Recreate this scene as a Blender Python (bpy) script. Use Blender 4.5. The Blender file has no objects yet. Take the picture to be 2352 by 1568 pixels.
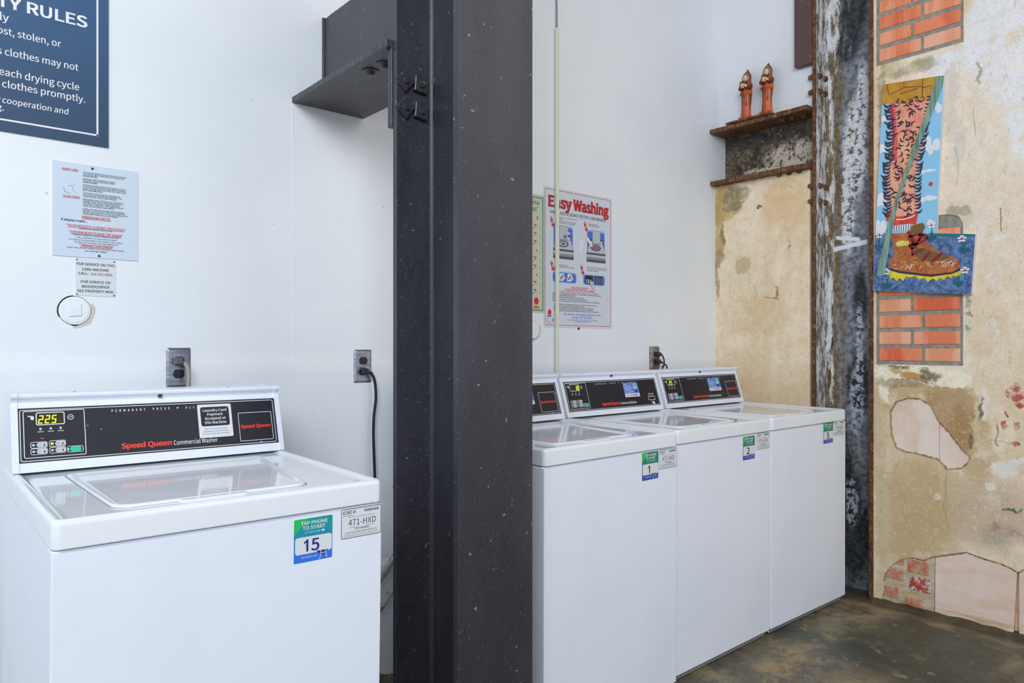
import bpy, bmesh, math, random
from mathutils import Vector, Matrix
from mathutils.geometry import tessellate_polygon

PI = math.pi
scn = bpy.context.scene
col = scn.collection

# ---------------------------------------------------------------- camera
cam_d = bpy.data.cameras.new('camera'); cam_d.sensor_width = 36.0
cam_d.lens = 1657.107 / 2352 * 36.0
cam_d.shift_y = 0.00398
cam_d.clip_start = 0.05
cam = bpy.data.objects.new('camera', cam_d); col.objects.link(cam)
cam.location = (-3.561, -2.35, 1.2162)
cam.rotation_euler = (PI/2, 0, -math.radians(40.84))
scn.camera = cam

# ---------------------------------------------------------------- light
w = bpy.data.worlds.new('daylight'); scn.world = w; w.use_nodes = True
bg = w.node_tree.nodes['Background']
bg.inputs['Color'].default_value = (0.77, 0.865, 1.0, 1); bg.inputs['Strength'].default_value = 0.83

def area(name, loc, target, sx, sy, energy, color):
    d = bpy.data.lights.new(name, 'AREA'); d.shape = 'RECTANGLE'; d.size = sx; d.size_y = sy
    d.energy = energy; d.color = color
    o = bpy.data.objects.new(name, d); col.objects.link(o); o.location = loc
    o.rotation_euler = (Vector(target) - Vector(loc)).to_track_quat('-Z', 'Y').to_euler()
    return o
area('window_daylight', (-5.1, -3.8, 3.5), (-3.1, -0.1, 2.4), 2.6, 1.8, 138, (0.90, 0.96, 1.0))
area('ceiling_daylight', (-0.8, -4.4, 4.2), (-0.6, -0.6, 1.2), 2.5, 2.0, 36, (1.0, 0.96, 0.93))

vs = scn.view_settings
scn.display_settings.display_device = 'sRGB'
vs.view_transform = 'Standard'; vs.look = 'None'; vs.gamma = 1.0; vs.use_curve_mapping = False
vs.exposure = 0.14

# ---------------------------------------------------------------- node helper
def s2l(c):
    return tuple(((x/255)/12.92 if x/255 <= 0.04045 else ((x/255+0.055)/1.055)**2.4) for x in c[:3]) + (1.0,)

class NT:
    def __init__(s, name, rough=0.6, metal=0.0, spec=0.5):
        s.m = bpy.data.materials.new(name); s.m.use_nodes = True
        s.t = s.m.node_tree; s.b = s.t.nodes['Principled BSDF']
        s.b.inputs['Roughness'].default_value = rough
        s.b.inputs['Metallic'].default_value = metal
        s.b.inputs['Specular IOR Level'].default_value = spec
        s.tc = s.t.nodes.new('ShaderNodeTexCoord').outputs['Object']
    def put(s, sock, v):
        if hasattr(v, 'is_linked') or isinstance(v, bpy.types.NodeSocket): s.t.links.new(v, sock)
        else: sock.default_value = v
    def math(s, op, a, b=None, clamp=False):
        n = s.t.nodes.new('ShaderNodeMath'); n.operation = op; n.use_clamp = clamp
        s.put(n.inputs[0], a)
        if b is not None: s.put(n.inputs[1], b)
        return n.outputs[0]
    def noise(s, scale, detail=4, rough=0.55, vec=None, stretch=None, off=0.0, color=False):
        v = vec or s.tc
        if stretch or off:
            mp = s.t.nodes.new('ShaderNodeMapping'); s.put(mp.inputs['Vector'], v)
            mp.inputs['Scale'].default_value = stretch or (1, 1, 1)
            mp.inputs['Location'].default_value = (off, off*1.3, off*0.7); v = mp.outputs[0]
        n = s.t.nodes.new('ShaderNodeTexNoise'); s.put(n.inputs['Vector'], v)
        n.inputs['Scale'].default_value = scale; n.inputs['Detail'].default_value = detail
        n.inputs['Roughness'].default_value = rough
        return n.outputs['Color'] if color else n.outputs['Fac']
    def ramp(s, f, lo, hi, a=0.0, b=1.0):
        n = s.t.nodes.new('ShaderNodeMapRange'); n.interpolation_type = 'SMOOTHSTEP'
        s.put(n.inputs['Value'], f); n.inputs['From Min'].default_value = lo; n.inputs['From Max'].default_value = hi
        n.inputs['To Min'].default_value = a; n.inputs['To Max'].default_value = b
        return n.outputs['Result']
    def mix(s, f, a, b):
        n = s.t.nodes.new('ShaderNodeMix'); n.data_type = 'RGBA'
        s.put(n.inputs[0], f); s.put(n.inputs[6], a); s.put(n.inputs[7], b)
        return n.outputs[2]
    def sep(s, v=None):
        n = s.t.nodes.new('ShaderNodeSeparateXYZ'); s.put(n.inputs[0], v or s.tc); return n.outputs
    def warp(s, amt, scale, vec=None):
        c = s.noise(scale, 5, 0.65, vec=vec, color=True)
        a = s.t.nodes.new('ShaderNodeVectorMath'); a.operation = 'SUBTRACT'; s.put(a.inputs[0], c); a.inputs[1].default_value = (.5, .5, .5)
        b = s.t.nodes.new('ShaderNodeVectorMath'); b.operation = 'SCALE'; s.put(b.inputs[0], a.outputs[0]); b.inputs['Scale'].default_value = amt
        d = s.t.nodes.new('ShaderNodeVectorMath'); d.operation = 'ADD'; s.put(d.inputs[0], vec or s.tc); s.put(d.inputs[1], b.outputs[0])
        return d.outputs[0]
    def blob(s, yz, a, b, ra, rb, soft=0.35):
        """mask: 1 inside an ellipse round (a,b) on the two coordinates yz"""
        da = s.math('DIVIDE', s.math('SUBTRACT', yz[0], a), ra)
        db = s.math('DIVIDE', s.math('SUBTRACT', yz[1], b), rb)
        d = s.math('ADD', s.math('MULTIPLY', da, da), s.math('MULTIPLY', db, db))
        return s.ramp(d, 1 - soft, 1 + soft, 1.0, 0.0)
    def bump(s, h, strength=0.3, dist=0.01):
        n = s.t.nodes.new('ShaderNodeBump'); s.put(n.inputs['Height'], h)
        n.inputs['Strength'].default_value = strength; n.inputs['Distance'].default_value = dist
        s.t.links.new(n.outputs[0], s.b.inputs['Normal'])
    def color(s, c): s.put(s.b.inputs['Base Color'], c); return s
    def rough(s, r): s.put(s.b.inputs['Roughness'], r); return s

_flat = {}
def flat(name, rgb, rough=0.55, metal=0.0, emit=0.0, spec=0.5):
    if name in _flat: return _flat[name]
    n = NT(name, rough, metal, spec)
    n.b.inputs['Base Color'].default_value = s2l(rgb)
    if emit:
        n.b.inputs['Emission Color'].default_value = s2l(rgb); n.b.inputs['Emission Strength'].default_value = emit
    _flat[name] = n.m
    return n.m

# ---------------------------------------------------------------- object helpers
def tag(o, label, cat=None, group=None, kind=None):
    if label: o['label'] = label
    if cat: o['category'] = cat
    if group: o['group'] = group
    if kind: o['kind'] = kind
    return o

def thing(name, label, cat, loc=(0, 0, 0), rot=(0, 0, 0), group=None):
    o = bpy.data.objects.new(name, None); col.objects.link(o)
    o.location = loc; o.rotation_euler = rot; o.empty_display_size = 0.1
    return tag(o, label, cat, group)

class MB:
    """collects polygons, builds one mesh object"""
    def __init__(s): s.v = []; s.f = []; s.mi = []; s.sm = []
    def poly(s, pts, m=0, smooth=False):
        i = len(s.v); s.v += [tuple(p) for p in pts]; s.f.append(tuple(range(i, i+len(pts)))); s.mi.append(m); s.sm.append(smooth)
    def raw(s, vs, fs, m=0, smooth=False):
        i = len(s.v); s.v += [tuple(p) for p in vs]
        for f in fs: s.f.append(tuple(k+i for k in f)); s.mi.append(m); s.sm.append(smooth)
    def box(s, a, b, m=0, bev=0.0):
        x0, y0, z0 = a; x1, y1, z1 = b
        if bev <= 0:
            V = [(x0,y0,z0),(x1,y0,z0),(x1,y1,z0),(x0,y1,z0),(x0,y0,z1),(x1,y0,z1),(x1,y1,z1),(x0,y1,z1)]
            s.raw(V, [(0,3,2,1),(4,5,6,7),(0,1,5,4),(1,2,6,5),(2,3,7,6),(3,0,4,7)], m); return
        bm = bmesh.new()
        bmesh.ops.create_cube(bm, size=1.0)
        for v in bm.verts: v.co = Vector((x0+(v.co.x+.5)*(x1-x0), y0+(v.co.y+.5)*(y1-y0), z0+(v.co.z+.5)*(z1-z0)))
        bmesh.ops.bevel(bm, geom=list(bm.edges), offset=bev, segments=2, affect='EDGES', profile=0.5)
        s.bm(bm, m, True)
    def bm(s, bm, m=0, smooth=False, mat=None):
        if mat is not None: bm.transform(mat)
        bm.verts.index_update()
        s.raw([v.co[:] for v in bm.verts], [[v.index for v in f.verts] for f in bm.faces], m, smooth); bm.free()
    def loops(s, L, m=0, cap0=True, cap1=True, smooth=True):
        n = len(L[0]); i = len(s.v)
        for l in L: s.v += [tuple(p) for p in l]
        for a in range(len(L)-1):
            for k in range(n):
                s.f.append((i+a*n+k, i+a*n+(k+1) % n, i+(a+1)*n+(k+1) % n, i+(a+1)*n+k)); s.mi.append(m); s.sm.append(smooth)
        if cap0: s.f.append(tuple(i+k for k in reversed(range(n)))); s.mi.append(m); s.sm.append(False)
        if cap1: s.f.append(tuple(i+(len(L)-1)*n+k for k in range(n))); s.mi.append(m); s.sm.append(False)
    def cyl(s, c, axis, r, h, m=0, seg=20, r2=None, smooth=True):
        """cylinder from c along unit axis"""
        ax = Vector(axis).normalized(); t = Vector((0,0,1)) if abs(ax.z) < .9 else Vector((1,0,0))
        a = ax.cross(t).normalized(); b = ax.cross(a); c = Vector(c); r2 = r if r2 is None else r2
        L = []
        for q, rr in ((0, r), (1, r2)):
            L.append([c + ax*h*q + (a*math.cos(k*2*PI/seg) + b*math.sin(k*2*PI/seg))*rr for k in range(seg)])
        s.loops(L, m, smooth=smooth)
    def tube(s, pts, r, m=0, seg=10, flatten=None):
        P = [Vector(p) for p in pts]
        # catmull-rom refine
        Q = []
        for i in range(len(P)-1):
            p0 = P[max(i-1, 0)]; p1 = P[i]; p2 = P[i+1]; p3 = P[min(i+2, len(P)-1)]
            for k in range(6):
                t = k/6; Q.append(0.5*((2*p1)+(p2-p0)*t+(2*p0-5*p1+4*p2-p3)*t*t+(3*p1-p0-3*p2+p3)*t**3))
        Q.append(P[-1]); L = []; prev = None
        for i, q in enumerate(Q):
            d = (Q[min(i+1, len(Q)-1)] - Q[max(i-1, 0)]).normalized()
            if prev is None:
                t = Vector((0,0,1)) if abs(d.z) < .9 else Vector((1,0,0)); a = d.cross(t).normalized()
            else: a = (prev - d*prev.dot(d)).normalized()
            prev = a; b = d.cross(a)
            rr = r[min(int(i/6), len(r)-1)] if isinstance(r, (list, tuple)) else r
            fl = flatten or 1.0
            L.append([q + a*rr*math.cos(k*2*PI/seg)*fl + b*rr*math.sin(k*2*PI/seg) for k in range(seg)])
        s.loops(L, m)
    def prism(s, poly, p0, ax_u, ax_v, ext, m=0, mside=None, smooth=False, holes=()):
        """polygon (u,v) with optional holes, extruded by vector ext; front face at p0"""
        p0 = Vector(p0); U = Vector(ax_u); V = Vector(ax_v); E = Vector(ext)
        rings = [poly] + list(holes); flatv = [q for r_ in rings for q in r_]
        tris = tessellate_polygon([[Vector((q[0], q[1], 0)) for q in r_] for r_ in rings])
        F = [p0 + U*q[0] + V*q[1] for q in flatv]; G = [f + E for f in F]
        s.raw(F, tris, m, False); s.raw(G, [tuple(reversed(t)) for t in tris], m, False)
        k = 0
        for r_ in rings:
            n = len(r_)
            s.raw(F[k:k+n] + G[k:k+n], [(a, (a+1) % n, n+(a+1) % n, n+a) for a in range(n)], m if mside is None else mside, smooth)
            k += n
    def build(s, name, mats, parent=None, label=None, fix=True, weld=False):
        me = bpy.data.meshes.new(name); me.from_pydata([tuple(v) for v in s.v], [], s.f)
        for mt in (mats if isinstance(mats, (list, tuple)) else [mats]): me.materials.append(mt)
        me.polygons.foreach_set('material_index', s.mi); me.polygons.foreach_set('use_smooth', s.sm)
        me.update()
        if fix:
            b = bmesh.new(); b.from_mesh(me)
            if weld: bmesh.ops.remove_doubles(b, verts=b.verts, dist=1e-5)
            bmesh.ops.recalc_face_normals(b, faces=b.faces); b.to_mesh(me); b.free()
        o = bpy.data.objects.new(name, me); col.objects.link(o)
        if parent: o.parent = parent
        if label: o['label'] = label
        if fix and any(s.sm):
            wn = o.modifiers.new('normals', 'WEIGHTED_NORMAL'); wn.keep_sharp = True; wn.weight = 60
        return o

def rrect(x0, y0, x1, y1, r, seg=5):
    r = min(r, (x1-x0)/2-1e-5, (y1-y0)/2-1e-5); out = []
    for cx, cy, a0 in ((x1-r, y0+r, -PI/2), (x1-r, y1-r, 0), (x0+r, y1-r, PI/2), (x0+r, y0+r, PI)):
        for k in range(seg+1):
            a = a0 + k*PI/2/seg; out.append((cx+r*math.cos(a), cy+r*math.sin(a)))
    return out

_font = None
try:
    import os
    _p = os.path.join(bpy.utils.resource_path('LOCAL'), 'datafiles', 'fonts', 'Noto Sans CJK Regular.woff2')   # ships with Blender itself
    if os.path.exists(_p): _font = bpy.data.fonts.load(_p)
except Exception: _font = None
# ---- lettering: glyph outlines of the built-in font turned into flat mesh
_tc = {}
def glyphs(string, bold=0.0, shear=0.0, space=1.0):
    key = (string, bold, shear, space)
    if key in _tc: return _tc[key]
    c = bpy.data.curves.new('t', 'FONT'); c.body = string; c.size = 1.0; c.offset = bold; c.shear = shear
    c.space_character = space
    if _font: c.font = _font
    c.resolution_u = 2 if len(string) > 20 else 5; c.fill_mode = 'FRONT'
    o = bpy.data.objects.new('t', c); col.objects.link(o)
    dg = bpy.context.evaluated_depsgraph_get(); dg.update()
    me = bpy.data.meshes.new_from_object(o.evaluated_get(dg), depsgraph=dg)
    V = [(v.co.x, v.co.y) for v in me.vertices]; F = [tuple(p.vertices) for p in me.polygons]
    bpy.data.objects.remove(o); bpy.data.curves.remove(c); bpy.data.meshes.remove(me)
    xs = [v[0] for v in V] or [0, 1]
    _tc[key] = (V, F, min(xs), max(xs)); return _tc[key]
CAPH = 0.729
try:
    _h = glyphs('H'); CAPH = max(v[1] for v in _h[0])
except Exception: pass

class Art(MB):
    """flat printed shapes on a plane: origin o, axes U (right) and V (up), lifted by lay * step"""
    def __init__(s, o, U, V, step=0.0004):
        super().__init__(); s.o = Vector(o); s.U = Vector(U).normalized(); s.V = Vector(V).normalized()
        s.N = s.U.cross(s.V); s.step = step
    def P(s, u, v, lay=0): return s.o + s.U*u + s.V*v + s.N*(lay*s.step)
    def shape(s, pts, m=0, lay=0):
        P = [s.P(u, v, lay) for u, v in pts]
        for t in tessellate_polygon([[Vector((u, v, 0)) for u, v in pts]]): 
            a, b, c = (pts[k] for k in t)
            if (b[0]-a[0])*(c[1]-a[1]) - (b[1]-a[1])*(c[0]-a[0]) < 0: t = (t[0], t[2], t[1])
            s.poly([P[k] for k in t], m)
    def rect(s, u0, v0, u1, v1, m=0, lay=0): s.shape([(u0, v0), (u1, v0), (u1, v1), (u0, v1)], m, lay)
    def rr(s, u0, v0, u1, v1, r, m=0, lay=0): s.shape(rrect(u0, v0, u1, v1, r), m, lay)
    def ring(s, pts, wdt, m=0, lay=0):
        """outline stroke of a closed polygon, drawn inward"""
        n = len(pts); cx = sum(p[0] for p in pts)/n; cy = sum(p[1] for p in pts)/n; ins = []
        for k in range(n):
            a = Vector(pts[k-1]); b = Vector(pts[k]); c = Vector(pts[(k+1) % n])
            e = ((b-a).normalized() + (c-b).normalized()); e = e.normalized() if e.length > 1e-9 else (b-a).normalized()
            nn = Vector((-e.y, e.x))
            if nn.dot(Vector((cx, cy)) - b) < 0: nn = -nn
            ins.append(b + nn*wdt)
        for k in range(n):
            q = [pts[k], pts[(k+1) % n], ins[(k+1) % n], ins[k]]
            s.poly([s.P(x[0], x[1], lay) for x in q], m)
    def rro(s, u0, v0, u1, v1, r, wdt, m=0, lay=0): s.ring(rrect(u0, v0, u1, v1, r), wdt, m, lay)
    def ell(s, u, v, ru, rv, m=0, lay=0, seg=18, a0=0): s.shape([(u+ru*math.cos(a0+k*2*PI/seg), v+rv*math.sin(a0+k*2*PI/seg)) for k in range(seg)], m, lay)
    def stroke(s, pts, wdt, m=0, lay=0, taper=False):
        n = len(pts); P = [Vector(p[:2]) for p in pts]; L = []; R = []
        for k in range(n):
            d = P[min(k+1, n-1)] - P[max(k-1, 0)]
            if d.length < 1e-8: d = Vector((1, 0))
            d.normalize(); nn = Vector((-d.y, d.x)); e = Vector((0, 0))
            if k in (0, n-1): e = d*wdt*.2*(-1 if k == 0 else 1)
            w_ = wdt*(1-.75*abs(2*k/(n-1)-1)**1.5) if taper else wdt
            L.append(P[k]+e+nn*w_/2); R.append(P[k]+e-nn*w_/2)
        for k in range(n-1): s.poly([s.P(*R[k], lay), s.P(*R[k+1], lay), s.P(*L[k+1], lay), s.P(*L[k], lay)], m)
    def heavy(s, string, u0, u1, v, cap, m=0, lay=0, d=.0006, shear=0.0):
        for k, (dx, dz) in enumerate(((0, 0), (d, 0), (-d, 0), (0, d*.6), (0, -d*.6), (d, d*.5), (-d, -d*.5))): s.text(string, u0+dx, u1+dx, v+dz, cap, m, lay+.25*k, 0.0, shear)
    def text(s, string, u0, u1, v, cap, m=0, lay=0, bold=0.0, shear=0.0, prefix='', slope=0.0, space=1.0):
        """string spans u0..u1 with its baseline at v and capitals cap high; prefix continues to the left"""
        V, F, a, b = glyphs(string, 0.0, shear, space)
        if b - a < 1e-6: return
        k = (u1-u0)/(b-a); h = cap/CAPH; d = bold*cap*.85
        for q, (dx, dz) in enumerate(((0, 0),) if d < 1e-6 else ((-d, -d*.4), (d, d*.4)) if len(string) > 30 else ((-d, -d*.6), (d, d*.6), (-d, d*.6), (d, -d*.6))):
            s.raw([s.P(u0+(x-a)*k+dx, v+y*h+dz, lay+.25*q) for x, y in V], F, m)
        if prefix:
            V, F, a2, b2 = glyphs(prefix, 0.0, shear, space); r = u0 - 0.06*k
            for q, dx in enumerate((-d, d)): s.raw([s.P(r+(x-b2)*k+dx, v+y*h, lay+.25*q) for x, y in V], F, m)
    def build(s, name, mats, parent=None, label=None): return super().build(name, mats, parent, label, fix=False)
PT_OUT = [(0.927,2.442),(1.184,2.411),(1.152,1.718),(1.306,1.695),(1.29,1.437),(0.878,1.478),(0.92,2.347)]
PT_GROUND = [(0.89,1.747),(1.306,1.695),(1.29,1.437),(0.878,1.478)]
PT_TEAL = [(1.124,1.721),(1.306,1.695),(1.306,1.684),(1.198,1.694),(1.124,1.711)]
PT_CLOTH = [(0.927,2.442),(1.154,2.416),(1.127,2.329),(1.099,2.319),(1.067,2.334),(1.035,2.317),(1.005,2.34),(0.981,2.337),(0.954,2.346),(0.92,2.347)]
PT_CLOTHSQ = [(0.951,2.389),(0.944,2.438),(1.025,2.427),(1.015,2.401),(0.975,2.39)]
PT_LEG = [(0.954,2.342),(1.035,2.332),(1.124,2.326),(1.105,2.252),(1.093,2.138),(1.077,2.058),(1.067,1.962),(1.07,1.886),(1.08,1.829),(1.035,1.8),(0.961,1.81),(0.951,1.897),(0.944,2.026),(0.965,2.122),(0.968,2.221),(0.958,2.288)]
PT_LEGRED = [(0.953,2.342),(0.978,2.336),(0.985,2.232),(0.992,2.145),(0.985,2.062),(0.968,2.093),(0.967,2.222),(0.958,2.288)]
PT_SOCK = [(0.934,1.831),(0.961,1.845),(0.988,1.813),(1.035,1.811),(1.079,1.825),(1.07,1.766),(1.035,1.775),(0.978,1.773),(0.941,1.802)]
PT_RIB = [(0.971,1.776),(1.057,1.769),(1.048,1.739),(0.971,1.748)]
PT_STAFF = [(1.154,2.416),(1.184,2.411),(1.182,2.376),(1.143,2.27),(1.09,2.138),(1.035,1.996),(0.988,1.856),(0.961,1.717),(0.934,1.545),(0.896,1.544),(0.924,1.671),(0.951,1.797),(0.981,1.899),(1.054,2.118),(1.124,2.302)]
PT_BOOT = [(0.965,1.738),(1.035,1.733),(1.054,1.766),(1.099,1.771),(1.109,1.749),(1.09,1.717),(1.118,1.675),(1.162,1.637),(1.198,1.616),(1.243,1.592),(1.248,1.558),(1.223,1.54),(1.131,1.532),(1.002,1.557),(0.954,1.579),(0.958,1.618),(0.978,1.641),(0.968,1.674),(0.978,1.701),(0.965,1.704)]
PT_TONGUE = [(1.048,1.728),(1.057,1.762),(1.096,1.77),(1.107,1.752),(1.099,1.729),(1.067,1.712)]
PT_TOE = [(1.067,1.664),(1.124,1.644),(1.198,1.616),(1.211,1.602),(1.149,1.587),(1.086,1.606),(1.054,1.637)]
PT_COLLAR = [(0.979,1.694),(1.008,1.701),(1.041,1.694),(1.038,1.674),(0.988,1.675)]
PT_SOLE = [(0.951,1.572),(1.002,1.554),(1.131,1.528),(1.223,1.535),(1.255,1.544),(1.252,1.528),(1.229,1.516),(1.223,1.526),(1.214,1.511),(1.198,1.523),(1.186,1.506),(1.168,1.517),(1.156,1.503),(1.14,1.516),(1.118,1.502),(1.105,1.52),(1.083,1.515),(1.067,1.532),(1.041,1.528),(1.028,1.533),(1.015,1.513),(0.998,1.529),(0.99,1.514),(0.971,1.533),(0.958,1.522)]
PT_SOLEDK = [(0.953,1.577),(1.002,1.561),(1.131,1.534),(1.217,1.539),(1.248,1.555),(1.246,1.542),(1.217,1.531),(1.131,1.524),(1.002,1.55),(0.954,1.567)]
PT_CLOUDS = [(1.162,2.273),(1.14,2.114),(0.927,2.144),(1.118,1.878),(0.913,1.903),(0.934,2.279),(1.118,2.002),(0.906,1.781),(1.124,1.761)]
PT_DOT = [(1.131,1.94),(1.122,1.941)]
PT_LACES = [(1.035,1.737),(1.064,1.671),(1.099,1.715),(1.041,1.715),(1.054,1.658),(1.118,1.7),(1.086,1.724),(1.073,1.677),(1.041,1.673),(1.054,1.63),(1.102,1.653),(1.096,1.598),(1.127,1.633),(1.137,1.591),(1.177,1.625)]
PT_FLOWERS = [(0.91,1.737),(1.134,1.756),(1.255,1.681),(0.941,1.562),(1.267,1.543)]
PT_LEAVES = [(0.906,1.684),(1.134,1.698),(1.264,1.633),(0.944,1.498),(1.241,1.489)]
HOLE_TILE = [(0.944,0.902),(0.971,0.954),(1.022,0.975),(1.075,0.976),(1.121,0.948),(1.152,0.881),(1.196,0.833),(1.245,0.766),(1.28,0.73),(1.269,0.701),(1.245,0.674),(1.184,0.664),(1.152,0.702),(1.062,0.72),(1.015,0.721),(0.971,0.738),(0.95,0.8)]
HOLE_LOW = [(0.909,0.008),(0.92,0.06),(0.917,0.103),(0.925,0.143),(0.956,0.189),(0.997,0.225),(1.048,0.242),(1.092,0.24),(1.126,0.263),(1.201,0.292),(1.264,0.315),(1.322,0.303),(1.395,0.294),(1.436,0.282),(1.453,0.271),(1.475,0.289),(1.517,0.313),(1.575,0.317),(1.632,0.303),(1.705,0.329)]
TILE_A = [(1.141,0.283),(1.453,0.361),(1.449,0.258),(1.436,0.003),(1.134,-0.0)]
TILE_B = [(1.456,0.362),(1.705,0.415),(1.705,-0.024),(1.453,-0.002)]
BRICK_SPOTS = [(1.067,0.204),(1.077,0.121),(1.048,0.045),(0.951,0.057),(0.962,0.13),(0.997,0.204),(1.092,0.025)]
# ---------------------------------------------------------------- materials
def wall_paint():
    n = NT('white_wall_paint', 0.5)
    f = n.noise(1.6, 4); g = n.noise(14, 5, 0.6)
    c = n.mix(n.ramp(f, .3, .7), s2l((230, 234, 239)), s2l((238, 240, 244)))
    c = n.mix(n.math('MULTIPLY', n.ramp(g, .60, .75), .3), c, s2l((220, 222, 228)))
    sp = n.noise(55, 2, .5, off=3.1)
    c = n.mix(n.math('MULTIPLY', n.ramp(sp, .77, .80), .4), c, s2l((130, 126, 120)))
    x, y, z = n.sep(); w = n.noise(2.2, 3, off=7.0)
    sm = n.ramp(n.math('ABSOLUTE', n.math('SUBTRACT', n.math('ADD', z, n.math('MULTIPLY', w, .12)), 1.22)), 0.0, .05, 1, 0)
    c = n.mix(n.math('MULTIPLY', sm, .4), c, s2l((248, 249, 250)))
    n.color(c); n.bump(n.noise(38, 5, .6), .10, .004)
    return n.m
M_WALL = wall_paint()

def plaster():
    n = NT('old_plaster', 0.75)
    wv = n.warp(0.10, 6.0); wv2 = n.warp(0.05, 26.0, wv)
    x, y0, z = n.sep(wv2); y = n.math('MULTIPLY', y0, -1.0); yz = (y, z)
    big = n.noise(2.6, 6, .6); mid = n.noise(11, 6, .65); fine = n.noise(60, 4, .6)
    c = n.mix(n.ramp(big, .38, .62), s2l((222, 196, 158)), s2l((238, 220, 192)))
    c = n.mix(n.ramp(mid, .45, .75, 0, .5), c, s2l((214, 184, 142)))
    def st(c, blobs, col_, k, thr=None):
        for (a, b, ra, rb, so) in blobs:
            mk = n.blob(yz, a, b, ra, rb, so)
            if thr: mk = n.math('MULTIPLY', mk, n.ramp(mid if thr > 0 else fine, abs(thr)-.06, abs(thr)+.06))
            c = n.mix(n.math('MULTIPLY', mk, k), c, s2l(col_))
        return c
    # right-hand section: pale top, tan middle, brown low part
    c = st(c, [(1.45, 2.0, .48, .55, .6), (1.25, 2.3, .30, .35, .5)], (238, 224, 206), .75)
    c = st(c, [(1.07, .42, .17, .30, .6), (1.02, .98, .14, .09, .5), (1.30, .78, .07, .16, .5)], (186, 152, 98), .7)
    c = st(c, [(1.2, .92, .10, .16, .5), (1.24, .84, .05, .12, .4)], (165, 128, 76), .8)
    c = st(c, [(.90, .75, .03, .50, .5), (.91, .35, .03, .3, .5)], (208, 190, 150), .8)
    c = st(c, [(1.35, .50, .16, .16, .6)], (196, 172, 144), .7)
    c = st(c, [(1.42, .42, .10, .05, .6)], (172, 156, 138), .6)
    # white paint high on the right
    c = st(c, [(1.42, 2.55, .17, .30, .3), (1.21, 2.47, .12, .05, .3), (1.47, 2.2, .06, .20, .4)], (236, 236, 240), .9, .44)
    c = st(c, [(1.33, 2.70, .05, .25, .3), (1.22, 2.50, .10, .03, .3)], (234, 234, 238), .85)
    c = st(c, [(1.20, 2.30, .03, .18, .3), (1.23, 2.1, .03, .12, .3)], (214, 208, 196), .7)
    c = st(c, [(1.30, 2.39, .010, .055, .4)], (160, 150, 135), .8)
    # crumbled edge under and over the brick patches
    c = st(c, [(1.04, 2.50, .11, .035, .5), (.91, 2.35, .02, .25, .5)], (150, 140, 105), .8)
    c = st(c, [(.95, 2.52, .05, .03, .4), (1.0, 2.53, .04, .02, .4)], (206, 190, 150), .8)
    c = st(c, [(1.06, 1.085, .20, .048, .25), (1.20, 1.075, .09, .035, .3), (.93, 1.02, .03, .06, .4)], (246, 238, 214), 1.0)
    c = st(c, [(1.03, 1.095, .10, .022, .3)], (196, 160, 92), .9, .44)
    c = st(c, [(1.06, 1.070, .075, .016, .35)], (196, 134, 48), .95)
    c = st(c, [(1.12, 1.085, .05, .03, .4), (1.0, 1.11, .08, .010, .4), (1.06, 1.050, .10, .006, .3)], (84, 68, 44), .85, .47)
    c = st(c, [(1.00, 1.035, .11, .02, .5)], (150, 122, 82), .7)
    c = st(c, [(1.265, 1.40, .018, .20, .4), (1.27, 1.15, .015, .06, .4)], (228, 220, 198), .85)
    c = st(c, [(1.275, 1.33, .015, .09, .5)], (110, 105, 92), .85, .5)
    c = st(c, [(1.24, 1.79, .05, .06, .3)], (214, 208, 190), .8)
    c = st(c, [(1.24, 1.815, .05, .020, .3)], (150, 140, 118), .7)
    c = st(c, [(1.36, 1.74, .06, .08, .3), (1.34, 1.5, .05, .10, .3), (1.35, 1.25, .03, .10, .3)], (236, 232, 230), .8, .55)
    c = st(c, [(1.33, .97, .012, .07, .4), (1.40, .70, .05, .03, .4), (1.45, .73, .03, .02, .4), (1.35, .62, .02, .012, .4)], (232, 228, 226), .8)
    c = st(c, [(1.30, .93, .012, .05, .4), (1.30, .86, .018, .03, .4)], (214, 202, 160), .8)
    c = st(c, [(1.155, .54, .022, .022, .15)], (224, 212, 186), .95)
    c = st(c, [(1.314, .955, .006, .055, .3), (1.277, .79, .006, .03, .3), (1.39, .84, .006, .045, .3)], (110, 88, 50), .9)
    # red and green paint marks
    c = st(c, [(1.445, 1.02, .028, .035, .2), (1.465, .99, .02, .02, .2), (1.47, .955, .012, .012, .2), (1.425, .92, .007, .022, .2), (1.42, .87, .007, .02, .2), (1.455, .87, .008, .02, .2), (1.45, .80, .016, .008, .2)], (178, 40, 46), .95, .44)
    c = st(c, [(1.42, .530, .055, .0045, .3)], (20, 95, 60), .9, .48)
    c = st(c, [(1.46, .43, .04, .012, .4), (1.37, .455, .03, .02, .5)], (170, 70, 80), .5, .5)
    # left-hand section under the beam: olive stain, flaked whitish layer
    c = st(c, [(.06, 2.02, .10, .10, .5), (.03, 1.90, .04, .18, .5)], (176, 148, 78), .85)
    c = st(c, [(.13, 2.05, .09, .045, .3), (.10, 1.99, .06, .02, .3), (.05, 1.84, .02, .05, .3)], (128, 114, 76), .85)
    c = st(c, [(.03, 1.72, .03, .05, .4), (.02, 1.6, .015, .10, .4)], (140, 112, 66), .7)
    c = st(c, [(.15, 1.60, .11, .12, .3), (.25, 1.52, .07, .06, .3), (.13, 1.75, .04, .06, .3)], (226, 212, 182), .85, .46)
    c = st(c, [(.18, 1.66, .05, .05, .3)], (184, 164, 124), .8)
    c = st(c, [(.30, 1.70, .05, .03, .4)], (228, 220, 200), .8, .5)
    c = st(c, [(.43, 1.95, .14, .14, .5)], (222, 184, 134), .6)
    c = st(c, [(.27, 1.965, .018, .010, .2)], (104, 58, 34), .95)
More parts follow.
